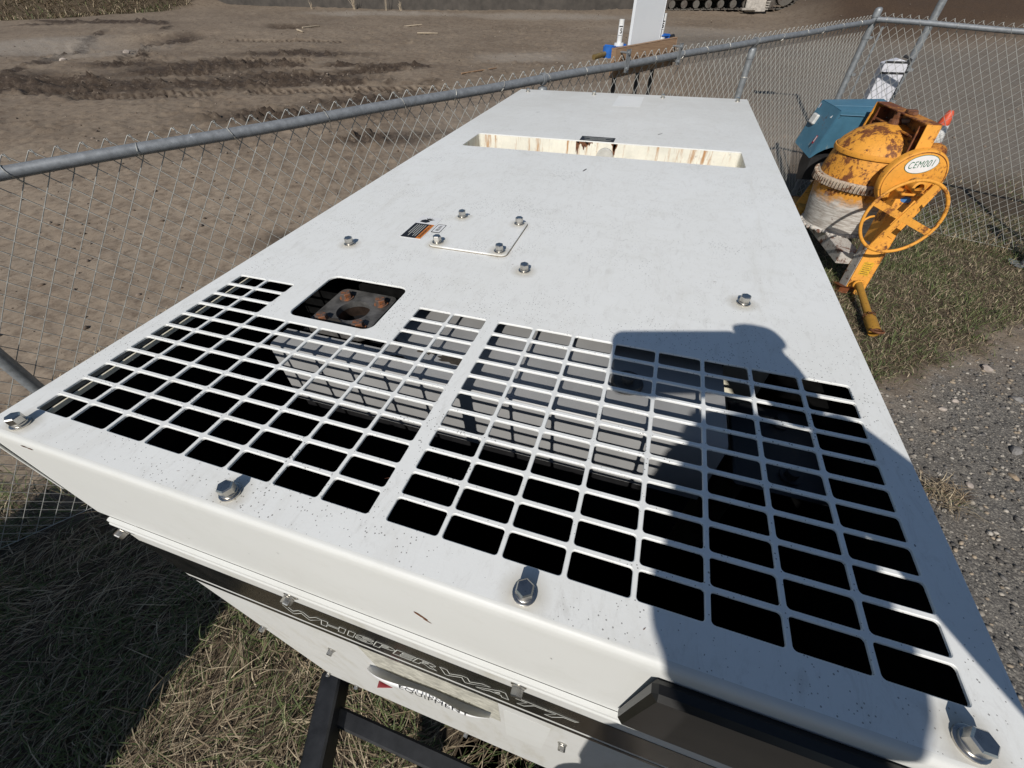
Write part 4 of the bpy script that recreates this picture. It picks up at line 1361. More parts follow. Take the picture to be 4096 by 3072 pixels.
# drum: axis vertical, base up, mouth down
b = mb()
prof = [(0.0, 1.175), (0.06, 1.172), (0.16, 1.150), (0.25, 1.105), (0.315, 1.040), (0.336, 1.005), (0.346, 0.990), (0.346, 0.965), (0.338, 0.955), (0.352, 0.90), (0.368, 0.80), (0.372, 0.735), (0.372, 0.62), (0.362, 0.60), (0.362, 0.585), (0.352, 0.50), (0.336, 0.40), (0.322, 0.325), (0.332, 0.315), (0.334, 0.300), (0.320, 0.292), (0.300, 0.30), (0.315, 0.40), (0.34, 0.6), (0.33, 0.9), (0.2, 1.1), (0, 1.14)]
b.lathe(prof, (0, 0, 0), seg=64)
drum = b.build('drum', 'drum', mx, 40)
b = mb()
b.lathe([(0.345, 0.955), (0.353, 0.957), (0.356, 0.975), (0.353, 0.992), (0.345, 0.994)], seg=64)
b.build('drum_band', 'yel', drum, 40)
b = mb()
b.lathe([(0.372, 0.700), (0.390, 0.698), (0.398, 0.712), (0.398, 0.758), (0.385, 0.772), (0.370, 0.772)], seg=72)
gr_ = b.build('gear_ring', 'gear', drum, 40)
b = mb()
nT = 84
for k in range(nT):
    a = 2 * PI * k / nT
    d = Vector((math.cos(a), math.sin(a), 0)); s_ = Vector((-d.y, d.x, 0))
    b.obox(d * 0.404 + UPV * 0.735, (d * 0.9 + UPV * 0.1).normalized(), s_, UPV, 0.022, 0.013, 0.062, 0.003)
b.build('gear_teeth', 'gear', gr_)
b = mb()
b.lathe([(0.0, 1.255), (0.022, 1.255), (0.026, 1.215), (0.045, 1.20), (0.05, 1.165), (0.0, 1.165)], seg=16)
b.lathe([(0.0, 1.235), (0.035, 1.235), (0.035, 1.205), (0.0, 1.205)], seg=6)
b.build('drum_shaft', 'rust', mx, 40)
b = mb()
rl = random.Random(5)
for k in range(46):
    a = 2 * PI * k / 46 + rl.uniform(-.05, .05)
    s = rl.uniform(0.010, 0.022)
    bmesh.ops.create_icosphere(b.bm, subdivisions=1, radius=s, matrix=Matrix.Translation((0.333 * math.cos(a), 0.333 * math.sin(a), 0.305 + rl.uniform(-0.012, 0.012))) @ Matrix.Scale(1.5, 4, (-math.sin(a), math.cos(a), 0)))
o_ = b.build('caked_cement', 'cement', drum, 60)
o_['kind'] = 'stuff'
# yoke: channel frame over the drum
def channel(p, q, out, wdt, dep, th, mat, name, inner):
    """member from p to q; outer flange on side 'out', web on +b, inner flange towards the drum"""
    p = Vector(p); q = Vector(q); out = Vector(out)
    d = (q - p); L = d.length; d.normalize()
    bb = Vector((0, 1, 0))
    m = (p + q) / 2
    b = mb()
    b.obox(m, d, bb, out, L, wdt, th, 0.0015)
    o1 = b.build(name, mat, mx)
    b = mb()
    b.obox(m + bb * (wdt / 2 - th / 2) - out * (dep / 2), d, bb, out, L - 2 * th, th, dep - th, 0.001)
    b.build('web', 'yelbrown', o1)
    b = mb()
    b.obox(m - out * dep, d, bb, out, L - 2 * dep * inner, wdt, th, 0.001)
    b.build('inner_flange', 'yelrust', o1)
    return o1
YB = 0.045
channel((-0.43, YB, 1.255), (0.440, YB, 1.255), (0, 0, 1), 0.105, 0.105, 0.009, 'yelrust', 'yoke_crossbeam', 0.98)
channel((0.440, YB, 1.255), (0.515, YB, 0.84), (1, 0, 0.14), 0.105, 0.085, 0.009, 'yel', 'yoke_arm', 0.15)
channel((-0.43, YB, 1.255), (-0.50, YB, 0.84), (-1, 0, 0.14), 0.105, 0.085, 0.009, 'yel', 'yoke_arm', 0.15)
b = mb()
b.lathe([(0.0, 0.02), (0.03, 0.02), (0.036, 0.0), (0.0, 0.0)], (0.10, YB, 1.262), seg=6)
b.box((0.02, YB - 0.03, 1.260), (0.075, YB + 0.045, 1.285), 0.005)
b.build('yoke_bolt', 'rust', mx)
b = mb()
b.tube([(0.02, YB - 0.02, 1.20), (0.02, YB + 0.045, 1.20)], 0.016, 10)
b.build('grease_fitting', 'mudpale', mx)
# gear guard with asset sticker
GA, GB_, GZ = 0.513, 0.074, 0.885
b = mb()
b.lathe([(0.0, 0.034), (0.12, 0.034), (0.205, 0.030), (0.222, 0.024), (0.228, 0.012), (0.228, -0.035), (0.215, -0.038), (0.0, -0.038)], (GA, GB_, GZ), (1, 0, 0), 56)
gg = b.build('gear_guard', 'yel', mx, 35)
b = mb()
b.lathe([(0.205, 0.0300), (0.2085, 0.0335), (0.212, 0.0285)], (GA, GB_, GZ), (1, 0, 0), 56)
b.build('guard_rim', 'yelrust', gg, 60)
sc_ = Vector((GA + 0.0345, 0.060, 1.010)); sr = Vector((0, 0.985, 0.17)).normalized(); su = Vector((0, -0.17, 0.985)).normalized()
def oval(name, ra, rb, mat, out, parent):
    b = mb()
    b.prism([(ra * math.cos(a), rb * math.sin(a)) for a in np.linspace(0, 2 * PI, 40, endpoint=False)], (0.0006, 0, 0), sc_ + Vector((out, 0, 0)), sr, su)
    return b.build(name, mat, parent)
ov = oval('asset_sticker', 0.112, 0.068, 'green', 0.0005, gg)
oval('sticker_face', 0.108, 0.064, 'sticker', 0.0014, ov)
text_obj('sticker_lettering', 'CEM001', 1, 'green', sr, su, sc_ - sr * 0.086 - su * 0.023 + Vector((0.0022, 0, 0)), ov, shear=0.22, space=1.1, width=0.168, height=0.050)
# trunnion bearing over the leg
b = mb()
ring = [(0.030, -0.05), (0.048, -0.05), (0.048, 0.05), (0.042, 0.055), (0.030, 0.055)]
b.lathe(ring + [(0.028, 0.02), (0.028, -0.05)], (0.655, 0.047, 0.885), (1, 0, 0), 28, True)
b.build('trunnion_bearing', 'yel', mx, 40)
b = mb()
b.lathe([(0.0, -0.03), (0.029, -0.03), (0.029, 0.0), (0.0, 0.0)], (0.655, 0.047, 0.885), (1, 0, 0), 24)
b.build('bearing_bore', 'void', mx)
b = mb()
b.box((0.56, -0.045, 0.822), (0.71, 0.145, 0.838), 0.003)
for (x, y) in ((0.69, -0.03), (0.69, 0.13)):
    b.tube([(x, y, 0.838), (x, y, 0.862)], 0.010, 6)
b.build('bearing_base', 'yel', mx)
# front leg, box section, splayed
LT = Vector((0.635, 0.050, 0.825)); LBm = Vector((0.851, -0.023, 0.0))
d = (LT - LBm).normalized(); ax = Vector((0, 1, 0)); ax = (ax - d * ax.dot(d)).normalized(); an = ax.cross(d).normalized()
b = mb()
b.obox((LT + LBm) / 2 - an * 0.06, ax, an, d, 0.158, 0.12, (LT - LBm).length, 0.006)
leg = b.build('leg', 'yel', mx, 30)
b = mb()
b.obox((LT * 0.27 + LBm * 0.73) - an * 0.06 - ax * 0.0805, ax, an, d, 0.003, 0.112, 0.44)
b.build('leg_side', 'cement', leg)
b = mb()
b.obox(LBm - an * 0.07 - ax * 0.055 + UPV * 0.03, ax, an, UPV, 0.13, 0.15, 0.06, 0.012)
b.build('foot', 'yelrust', leg, 30)
def on_leg(s, u):
    return LBm.lerp(LT, s) + ax * u + an * 0.001
b = mb()
q0 = on_leg(0.935, 0.0)
b.prism([(0.040 * math.cos(a), 0.021 * math.sin(a)) for a in np.linspace(0, 2 * PI, 28, endpoint=False)], an * 0.0008, q0, ax, d)
b.build('oval_label', 'bluep', leg)
b = mb()
b.prism([(-0.036, -0.052), (0.046, -0.06), (0.046, 0.06), (-0.036, 0.056)], an * 0.0008, on_leg(0.27, -0.005), ax, d)
yl = b.build('caution_label', 'yellowl', leg)
b = mb()
for k in range(6):
    b.prism([(-0.028, -0.045 + 0.017 * k), (0.036 - 0.012 * (k % 2), -0.046 + 0.017 * k), (0.036 - 0.012 * (k % 2), -0.041 + 0.017 * k), (-0.028, -0.040 + 0.017 * k)], an * 0.0004, on_leg(0.27, -0.003) + an * 0.001, ax, d)
b.build('label_print', 'yelbrown', yl)
# gusset strap from the leg up to the guard's right side
b = mb()
p0 = on_leg(0.60, 0.03) + an * 0.004; p1 = Vector((0.59, 0.25, 0.885))
dd_ = (p1 - p0); L = dd_.length; dd_.normalize(); sd = Vector((1, 0, 0)); sd = (sd - dd_ * sd.dot(dd_)).normalized()
b.obox((p0 + p1) / 2, dd_, dd_.cross(sd), sd, L, 0.075, 0.007, 0.001)
b.build('guard_strap', 'yel', mx)
# handwheel
HW = Vector((0.885, -0.047, 0.715)); HR = 0.272
hn = Vector((1, 0, 0.09)).normalized(); hb_ = Vector((0, 1, 0)); hu = hn.cross(hb_).normalized()
b = mb()
b.tube([HW + (hb_ * math.cos(a) + hu * math.sin(a)) * HR for a in np.linspace(0, 2 * PI, 64, endpoint=False)], 0.0125, 10, closed=True)
hw = b.build('handwheel', 'yel', mx, 60)
for a in (-22.5, 67.5):
    dr = hb_ * math.cos(R_(a)) + hu * math.sin(R_(a)); ds = hn.cross(dr)
    b = mb()
    b.obox(HW - hn * (0.0035 if a < 0 else -0.003), dr, ds, hn, 2 * HR - 0.012, 0.050, 0.006, 0.001)
    b.build('spoke', 'yel', hw)
b = mb()
b.lathe([(0.0, -0.002), (0.024, -0.002), (0.024, -0.20), (0, -0.20)], HW, hn, 20)
b.build('hub', 'yelrust', hw, 40)
b = mb()
b.tube([(0.84, -0.285, 0.632), (0.83, -0.268, 0.664), (0.82, -0.238, 0.682), (0.80, -0.20, 0.683)], 0.009, 8)
b.build('latch_handle', 'yel', mx, 60)
# tow pipe on the ground with its coupler
tp0 = Vector((0.870, -0.045, 0.13)); tp1 = Vector((1.33, -0.115, 0.085)); tp2 = Vector((1.60, -0.150, 0.062))
b = mb()
b.tube([tp0, tp1], 0.027, 14)
tw = b.build('tow_pipe', 'towpipe', mx, 60)
b = mb()
b.lathe([(0.036, -0.01), (0.045, 0.0), (0.043, 0.008), (0.030, 0.010)], tp0 + (tp1 - tp0).normalized() * 0.03, tp1 - tp0, 20)
b.build('pipe_collar', 'yel', tw, 50)
b = mb()
dt = (tp2 - tp1).normalized()
b.tube([tp1 + dt * 0.03, tp1 + dt * 0.06, tp2 - dt * 0.05], [0.034, 0.043, 0.043], 14, cap=False)
b.build('coupler', 'towpipe', tw, 40)
b = mb()
b.tube([tp2 - dt * 0.03 + Vector((0.042 * math.cos(a) * dt.x, 0.042 * math.sin(a) - 0.004, 0.03 + 0.012 * math.cos(a))) for a in np.linspace(0, 2 * PI, 20, endpoint=False)], 0.009, 8, closed=True)
b.build('pintle_ring', 'rust', tw, 60)
b = mb()
for k in range(9):
    a0 = 2 * PI * k / 9
    c = tp1 + dt * 0.018 + Vector((0, math.cos(a0), math.sin(a0))) * 0.037
    ring = [c + Vector((0.016 * math.cos(q), 0.010 * math.sin(q) * math.cos(a0 + k), 0.010 * math.sin(q) * math.sin(a0 + k) + 0.004 * math.cos(q))) for q in np.linspace(0, 2 * PI, 10, endpoint=False)]
    b.tube(ring, 0.0038, 5, closed=True)
b.build('safety_chain', 'rust', tw, 60)
# frame
b = mb()
b.box((-0.62, -0.195, 0.19), (0.66, -0.030, 0.300), 0.006)
b.build('frame_beam', 'cement', mx)
b = mb()
b.tube([(-0.62, -0.46, 0.30), (-0.62, 0.46, 0.30)], 0.036, 12)
b.build('axle', 'yelrust', mx, 60)
b = mb()
b.obox(Vector((-0.63, -0.11, 0.40)), Vector((0.82, -0.50, -0.27)).normalized(), Vector((0.5, 0.85, 0.0)).normalized(), Vector((0.82, -0.50, -0.27)).normalized().cross(Vector((0.5, 0.85, 0.0)).normalized()), 0.72, 0.085, 0.05, 0.006)
b.build('frame_strut', 'yel', mx)
b = mb()
b.box((-0.60, -0.30, 0.235), (-0.24, -0.20, 0.345), 0.02)
b.lathe([(0.0, 0.05), (0.05, 0.05), (0.06, 0.0), (0, 0)], (-0.36, -0.30, 0.28), (0, -1, 0), 14)
b.build('axle_bracket', 'towpipe', mx, 40)
for s_ in (-1, 1):
    b = mb()
    b.lathe([(0.10, 0.05), (0.215, 0.062), (0.255, 0.035), (0.255, -0.035), (0.215, -0.062), (0.10, -0.05)], (-0.72, 0.50 * s_, 0.256), (0, 1, 0), 32, True)
    wh = b.build('wheel', 'tyre', mx, 40)
    b = mb()
    b.lathe([(0, 0.02), (0.05, 0.03), (0.10, 0.02), (0.145, 0.04), (0.145, -0.04), (0.1, -0.02), (0, -0.02)], (-0.72, 0.50 * s_, 0.256), (0, 1, 0), 24)
    b.build('rim', 'mudpale', wh, 40)
# tilt sector behind the guard
b = mb()
b.lathe([(0.0, 0.03), (0.065, 0.03), (0.085, 0.0), (0.085, -0.05), (0, -0.05)], (0.40, 0.195, 1.035), (1, 0, 0), 32)
b.build('pinion_cover', 'yelrust', mx, 40)
# blue engine hood
HFL = Vector((-0.969, -0.266, 1.178)); HNR = Vector((-0.579, -0.207, 1.150)); HBM = Vector((-0.647, -0.266, 0.710)); HBL = Vector((-0.961, -0.362, 0.790))
HBR = Vector((-0.904, 0.270, 1.208)); HFR = Vector((-0.520, 0.284, 1.150))
HTM = Vector((-0.704, -0.242, 1.170)); HTR = Vector((-0.640, 0.289, 1.182))
RB0 = Vector((-0.888, 0.238, 0.750)); RB1 = Vector((-0.585, 0.242, 0.700))
b = mb()
V_ = {k: b.bm.verts.new(v) for k, v in dict(FL=HFL, TM=HTM, NR=HNR, BM=HBM, BL=HBL, BR=HBR, TR=HTR, FR=HFR, RB0=RB0, RB1=RB1).items()}
arch = []
for k in range(1, 10):
    s = k / 10
    p = HBM.lerp(RB1, s) + UPV * (0.125 * math.sin(PI * min(1, s * 1.25)) ** 0.8 if s < 0.8 else 0)
    arch.append(b.bm.verts.new(p))
b.bm.faces.new((V_['FL'], V_['TM'], V_['NR'], V_['BM'], V_['BL']))
b.bm.faces.new((V_['FL'], V_['BR'], V_['TR'], V_['TM']))
b.bm.faces.new((V_['TM'], V_['TR'], V_['FR'], V_['NR']))
b.bm.faces.new([V_['NR'], V_['FR'], V_['RB1']] + arch[::-1] + [V_['BM']])
b.bm.faces.new((V_['BR'], V_['FL'], V_['BL'], V_['RB0']))
b.bm.faces.new((V_['BR'], V_['RB0'], V_['RB1'], V_['FR'], V_['TR']))
es = [e for e in b.bm.edges if len(e.link_faces) == 2]
bmesh.ops.bevel(b.bm, geom=es, offset=0.006, segments=2, affect='EDGES')
hood = b.build('engine_hood', 'bluew', mx, 30)
b = mb()
b.tube([HTM + Vector((0.001, 0.01, 0.0015)), HTR + Vector((0.001, -0.01, 0.0015))], 0.0035, 6)
b.tube([HNR + Vector((0.004, 0.01, -0.03)), HFR + Vector((0.004, -0.01, -0.03))], 0.004, 6)
b.build('hood_seam', 'blue', hood)
b = mb()
b.prism([(-0.92, 0.79), (-0.66, 0.72), (-0.66, 0.50), (-0.80, 0.46), (-0.90, 0.60)], (0, 0.48, 0), (0, -0.245, 0), (1, 0, 0), (0, 0, 1))
b.build('engine_block', 'dark', mx)
he1 = (HNR - HFL).normalized(); hnn = he1.cross(HBL - HFL).normalized()
if hnn.y > 0:
    hnn = -hnn
he2 = hnn.cross(he1)
if he2.z < 0:
    he2 = -he2
def on_hood(p):
    p = Vector(p)
    return p - hnn * ((p - HFL).dot(hnn))
M['latchm'] = plain('polished_latch', (0.75, 0.74, 0.70), 0.45, 0.3, 0.1, 20)
def hood_plate(name, c, wa, wb, mat, th, rot=0.0, bev=0.0):
    c = on_hood(c)
    a1 = he1 * math.cos(rot) + he2 * math.sin(rot); a2 = -he1 * math.sin(rot) + he2 * math.cos(rot)
    b = mb()
    b.obox(c + hnn * (th / 2 + 0.0005), a1, a2, hnn, wa, wb, th, bev)
    return b.build(name, mat, hood, 30)
hood_plate('latch', (-0.866, -0.287, 1.024), 0.095, 0.09, 'latchm', 0.035, 0.0, 0.010)
l1 = hood_plate('red_label', (-0.886, -0.263, 1.134), 0.125, 0.045, 'sticker', 0.001, 0.1)
for k in range(5):
    hood_plate('label_print', (-0.926 + 0.020 * k, -0.263, 1.134), 0.012, 0.026, 'red', 0.0016, 0.1)
hood_plate('white_label', (-0.663, -0.235, 1.096), 0.030, 0.036, 'sticker', 0.001)
hood_plate('red_label', (-0.665, -0.289, 0.884), 0.026, 0.075, 'red', 0.001)
hood_plate('label_print', (-0.665, -0.289, 0.890), 0.010, 0.05, 'sticker', 0.0016)
# ------------------------------------------------------------------ far side of the lot
FW = [(-34.0, 23.5), (-22.8, 22.3), (-18.4, 22.1), (-13.4, 22.4), (-8.8, 22.9), (-4.2, 23.9), (0.0, 25.4), (4.5, 27.6), (7.0, 30.0)]
sb_ = Vector((-13.4, 22.4, hz(-13.4, 22.4)))
sf = empty('silt_fence', sb_, 'dark fabric barrier along the far edge of the dirt lot', 'barrier')
for k in range(len(FW) - 1):
    p = FW[k]; q = FW[k + 1]
    b = MB(sb_)
    n = 14
    lo = []; hi = []
    for i in range(n + 1):
        s = i / n
        x = p[0] + (q[0] - p[0]) * s; y = p[1] + (q[1] - p[1]) * s
        z = hz(x, y)
        sag = 0.04 * math.sin(s * PI * 2 + k)
        lo.append(b.bm.verts.new(Vector((x, y, z - 0.08)) - sb_))
        hi.append(b.bm.verts.new(Vector((x + 0.02, y + 0.07 + sag, z + 1.25 + 0.05 * math.sin(s * 7 + k))) - sb_))
    for i in range(n):
        b.bm.faces.new((lo[i], lo[i + 1], hi[i + 1], hi[i]))
    b.build('fabric_panel', 'silt', sf, 60)
    b = MB(sb_)
    b.tube([(p[0], p[1] + 0.14, hz(*p) - 0.1), (p[0], p[1] + 0.16, hz(*p) + 1.35)], 0.025, 6)
    b.build('stake', 'tan', sf)
# tracked digger at the far edge: only the lower track and the foot of its blade reach into the frame
dg_ = Vector((1.6, 25.2, hz(1.6, 25.2)))
ex_ = empty('excavator', dg_, 'muddy steel track and blade of an excavator parked at the far edge of the lot', 'excavator')
tx = Vector((1.0, 0.12, 0)).normalized(); ty = Vector((-tx.y, tx.x, 0))
def DP(a, c, z):
    return dg_ + tx * a + ty * c + UPV * z
for c0 in (0.0, 2.2):
    b = MB(dg_)
    path = []
    Lh, rT = 2.75, 0.42
    for k in range(20):
        path.append((-Lh + 2 * Lh * k / 20, 0.0))
    for k in range(10):
        a = R_(-90 + 18 * k)
        path.append((Lh + rT * math.cos(a), rT + rT * math.sin(a)))
    for k in range(20):
        path.append((Lh - 2 * Lh * k / 20, 2 * rT))
    for k in range(10):
        a = R_(90 + 18 * k)
        path.append((-Lh + rT * math.cos(a), rT + rT * math.sin(a)))
    n = len(path)
    for i in range(n):
        (a0, z0), (a1, z1) = path[i], path[(i + 1) % n]
        d = (tx * (a1 - a0) + UPV * (z1 - z0)); L = d.length; d.normalize()
        m = DP((a0 + a1) / 2, c0, (z0 + z1) / 2 + 0.04)
        b.obox(m, d, ty, d.cross(ty), L * 0.86, 0.55, 0.035)
        b.obox(m - d.cross(ty) * -0.03, d, ty, d.cross(ty), 0.03, 0.55, 0.05)
    tr = b.build('track', 'track', ex_)
    b = MB(dg_)
    for k in range(10):
        b.lathe([(0, 0.2), (0.13, 0.2), (0.13, -0.2), (0, -0.2)], DP(-2.25 + 0.5 * k, c0, 0.20), ty, 14)
    b.lathe([(0, 0.18), (0.33, 0.18), (0.33, -0.18), (0, -0.18)], DP(2.75, c0, 0.46), ty, 20)
    b.lathe([(0, 0.18), (0.33, 0.18), (0.33, -0.18), (0, -0.18)], DP(-2.75, c0, 0.46), ty, 20)
    b.build('roller', 'track', tr, 40)
    b = MB(dg_)
    b.obox(DP(0, c0, 0.46), tx, ty, UPV, 3.6, 0.30, 0.26, 0.03)
    b.build('track_frame', 'track', tr)
b = MB(dg_)
b.obox(DP(0, 1.1, 0.75), tx, ty, UPV, 2.4, 2.0, 0.45, 0.05)
b.build('undercarriage', 'track', ex_)
b = MB(dg_)
b.obox(DP(0, 1.1, 1.75), tx, ty, UPV, 3.2, 2.3, 1.3, 0.08)
b.build('upper_body', plain('yellow_machine_paint', (0.50, 0.30, 0.03), 0.5), ex_)
b = MB(dg_)
b.obox(DP(0.75, 0.55, 2.95), tx, ty, UPV, 1.3, 0.95, 1.2, 0.08)
b.build('cab', 'dark', ex_)
b = MB(dg_)
b.obox(DP(1.55, -0.62, 0.42), tx, ty, (UPV + ty * 0.35).normalized(), 0.80, 0.10, 0.95, 0.02)
b.obox(DP(1.27, -0.80, 0.06), tx, ty, UPV, 0.55, 0.40, 0.07, 0.01)
bl = b.build('stabiliser_foot', 'mudpale', ex_)
b = MB(dg_)
for k in range(12):
    b.obox(DP(1.98, -0.72 - 0.03 * k * 0.3, 0.05 + 0.075 * k), tx, ty, UPV, 0.14, 0.16, 0.045, 0.005)
b.build('step_rung', 'mudpale', bl)
b = MB((5.9, 25.4, hz(5.9, 25.4)))
o_ = Vector((5.9, 25.4, hz(5.9, 25.4)))
b.obox(o_ + UPV * 0.45, (1, 0, 0), (0, 1, 0), (0.12, 0, 1), 0.10, 0.05, 0.95, 0.01)
tag(b.build('stake', 'bluepl', None, 30, o_), 'blue stake standing beside the brown mulch heap', 'stake')
# odd sticks and stones on the lot
def stick(p, q, r, label, mat='tan'):
    p3 = Vector((*p, hz(*p) + r * 0.8)); q3 = Vector((*q, hz(*q) + r * 0.8))
    mid = (p3 + q3) / 2
    mid.z = max(mid.z, hz(mid.x, mid.y) + r * 0.8)
    b = MB(mid)
    b.tube([p3, mid, q3], [r, r * 0.9, r * 0.6], 6)
    tag(b.build('stick', mat, None, 60, mid), label, 'stick')
stick((-13.0, 16.6), (-12.8, 17.35), 0.03, 'pale broken stick standing in the puddle', 'tan')
stick((-12.82, 16.07), (-12.44, 15.87), 0.035, 'pale broken stick on the mud just in front of the puddle')
stick((-8.4, 16.89), (-7.71, 17.12), 0.025, 'straight pale stick lying in the middle of the lot')
stick((-4.5, 11.57), (-3.95, 12.65), 0.020, 'thin dark twig on the dirt behind the fence rail', 'wood')
stick((-9.6, 18.2), (-9.0, 18.5), 0.02, 'short pale stick lying far out on the lot near the light gravel')
# twigs and small weeds on the far bank
def weed(x, y, h, label, n=9, mat='tan'):
    o = Vector((x, y, hz(x, y)))
    b = MB(o)
    for k in range(n):
        a = random.uniform(0, 2 * PI); l = random.uniform(0.1, 0.45) * h
        t_ = h * random.uniform(0.5, 1.0)
        b.tube([o + Vector((random.uniform(-.05, .05), 0, 0)), o + Vector((math.cos(a) * l * 0.5, math.sin(a) * l * 0.3, t_ * 0.6)), o + Vector((math.cos(a) * l, math.sin(a) * l * 0.3, t_))], [0.012, 0.008, 0.004], 4)
    tag(b.build('dry_weed', mat, None, 60, o), label, 'weed', 'dry weeds along the far barrier')
weed(-12.6, 22.1, 0.9, 'tall forked dry stalk against the dark barrier', 3)
weed(-14.2, 22.0, 0.6, 'bushy tuft of dry weeds against the dark barrier', 16)
weed(-11.9, 22.2, 0.35, 'low spreading dry weed at the foot of the barrier', 14)
weed(-16.3, 21.7, 0.30, 'smallest dry weed at the foot of the barrier, furthest left', 8)
def rock(x, y, s, mat, label, cat='stone', group=None, seed=0, flat_=0.6):
    o = Vector((x, y, hz(x, y) + s * flat_ * 0.35))
    b = MB((0, 0, 0))
    bmesh.ops.create_icosphere(b.bm, subdivisions=2, radius=s)
    rs = random.Random(seed)
    ks = [Vector((rs.uniform(-1, 1), rs.uniform(-1, 1), rs.uniform(-1, 1))).normalized() for _ in range(9)]
    for v in b.bm.verts:
        n_ = v.co.normalized()
        r = 1.0
        for k in ks:
            r = min(r, 0.72 / max(0.3, n_.dot(k)) if n_.dot(k) > 0.5 else r)
        v.co = Vector((n_.x * s * r * 1.15, n_.y * s * r * 0.85, n_.z * s * r * flat_))
    ob = b.build('stone', mat, None, 25, o)
    ob.rotation_euler = (0, 0, rs.uniform(0, 6))
    tag(ob, label, cat, group)
M['stone_pale'] = plain('pale_stone', (0.42, 0.36, 0.31), 0.85, 0, 0.25, 40, 0.3)
M['stone_grey'] = plain('grey_stone', (0.20, 0.19, 0.18), 0.85, 0, 0.25, 40, 0.3)
M['stone_tan'] = plain('tan_stone', (0.34, 0.26, 0.18), 0.85, 0, 0.25, 40, 0.3)
rock(3.24, 3.03, 0.042, 'stone_pale', 'flat pinkish white stone on the gravel, largest pale one near the right edge', seed=1)
rock(2.77, 2.47, 0.028, 'stone_pale', 'pale stone at the edge of the gravel beside the generator', seed=2)
rock(2.88, 2.58, 0.024, 'stone_pale', 'small cream stone a hand past the pale stone beside the generator', seed=3)
rock(3.05, 2.20, 0.036, 'stone_grey', 'dark grey stone on the gravel with a deep shadow', seed=4)
rock(2.95, 1.98, 0.026, 'stone_tan', 'tan pebble on the open gravel below the dark grey stone', seed=5)
rock(3.28, 2.72, 0.036, 'stone_grey', 'grey stone close to the right edge, behind a pale one', seed=6)
rock(2.68, 1.84, 0.022, 'stone_pale', 'small white stone beside the dry grass tuft on the gravel', seed=7)
rock(-16.5, 10.2, 0.10, 'stone_pale', 'white stone lying on the rim of the dug out pad', seed=8)
rock(-15.9, 11.7, 0.10, 'stone_pale', 'pair of pale stones on the floor of the dug out pad', seed=9)
rock(-23.9, 12.4, 0.16, 'stone_grey', 'grey boulder at the far left edge of the lot', seed=10)

# gravel as loose stones near the generator's right side (too many to count)
def scatter_rocks(n, fn, name, mats, smin, smax, pw=2.6):
    bm = bmesh.new(); bmesh.ops.create_icosphere(bm, subdivisions=1, radius=1.0)
    bm.verts.ensure_lookup_table()
    base = np.array([v.co[:] for v in bm.verts]); tri = np.array([[v.index for v in f.verts] for f in bm.faces]); bm.free()
    xs, ys = fn(n)
    n = len(xs)
    hh = height(xs, ys)
    s = smin + (smax - smin) * RNG.random(n) ** pw
    an = RNG.random(n) * 2 * PI
    sc = np.stack([s * (0.8 + 0.7 * RNG.random(n)), s * (0.7 + 0.4 * RNG.random(n)), s * (0.45 + 0.35 * RNG.random(n))], 1)
    jit = 1 + 0.30 * (RNG.random((n, len(base))) - 0.5)
    v = base[None] * jit[..., None] * sc[:, None, :]
    c, s_ = np.cos(an)[:, None], np.sin(an)[:, None]
    vx = v[..., 0] * c - v[..., 1] * s_ + xs[:, None]; vy = v[..., 0] * s_ + v[..., 1] * c + ys[:, None]
    vz = v[..., 2] + (hh + s * 0.15)[:, None]
    V = np.stack([vx, vy, vz], -1).reshape(-1, 3)
    F_ = (tri[None] + (np.arange(n) * len(base))[:, None, None]).reshape(-1, 3)
    pal = np.array(mats)
    col = pal[RNG.integers(0, len(pal), n)] * (0.75 + 0.5 * RNG.random((n, 1)))
    o = raw(name, V, F_, 'loose', None, False, {'tint': np.repeat(col, len(base), 0)})
    o['kind'] = 'stuff'
    return o
t = NT('loose_stone')
t.set('Base Color', t.mix(t.ramp(t.noise(90, 4), [(0.3, 0.0), (0.7, 0.5)]), t.attr('tint'), (0.10, 0.09, 0.08))).set('Roughness', 0.9).set('Specular IOR Level', 0.2)
M['loose'] = t.m
def in_gravel(n):
    x = 0.9 + 3.6 * RNG.random(n) ** 0.8; y = -0.6 + 5.0 * RNG.random(n)
    g_ = zones(x, y)
    keep = RNG.random(n) < g_[1] * (0.35 + 0.65 * fbm(x * 2, y * 2, 51))
    return x[keep], y[keep]
scatter_rocks(42000, in_gravel, 'gravel', [(0.40, 0.36, 0.30), (0.27, 0.245, 0.21), (0.17, 0.16, 0.15), (0.115, 0.11, 0.105), (0.36, 0.29, 0.21), (0.46, 0.42, 0.36), (0.14, 0.13, 0.12), (0.09, 0.085, 0.08)], 0.0022, 0.0145, 3.0)
def in_lot(n):
    r = 2.2 + 24 * RNG.random(n) ** 1.5
    a = HEAD + R_(62) * (2 * RNG.random(n) - 1)
    x = CAM.x + r * np.cos(a); y = CAM.y + r * np.sin(a)
    g_ = zones(x, y)
    keep = (RNG.random(n) < (1 - g_[0]) * (0.3 + 0.7 * fbm(x * 0.8, y * 0.8, 61)) * (0.25 + 0.75 * sstep(3.0, 7.0, r))) & (y > 1.0)
    return x[keep], y[keep]
scatter_rocks(12000, in_lot, 'dirt_clods', [(0.19, 0.145, 0.11), (0.15, 0.11, 0.08), (0.12, 0.085, 0.06), (0.24, 0.19, 0.15), (0.30, 0.25, 0.20)], 0.004, 0.030, 4.0)

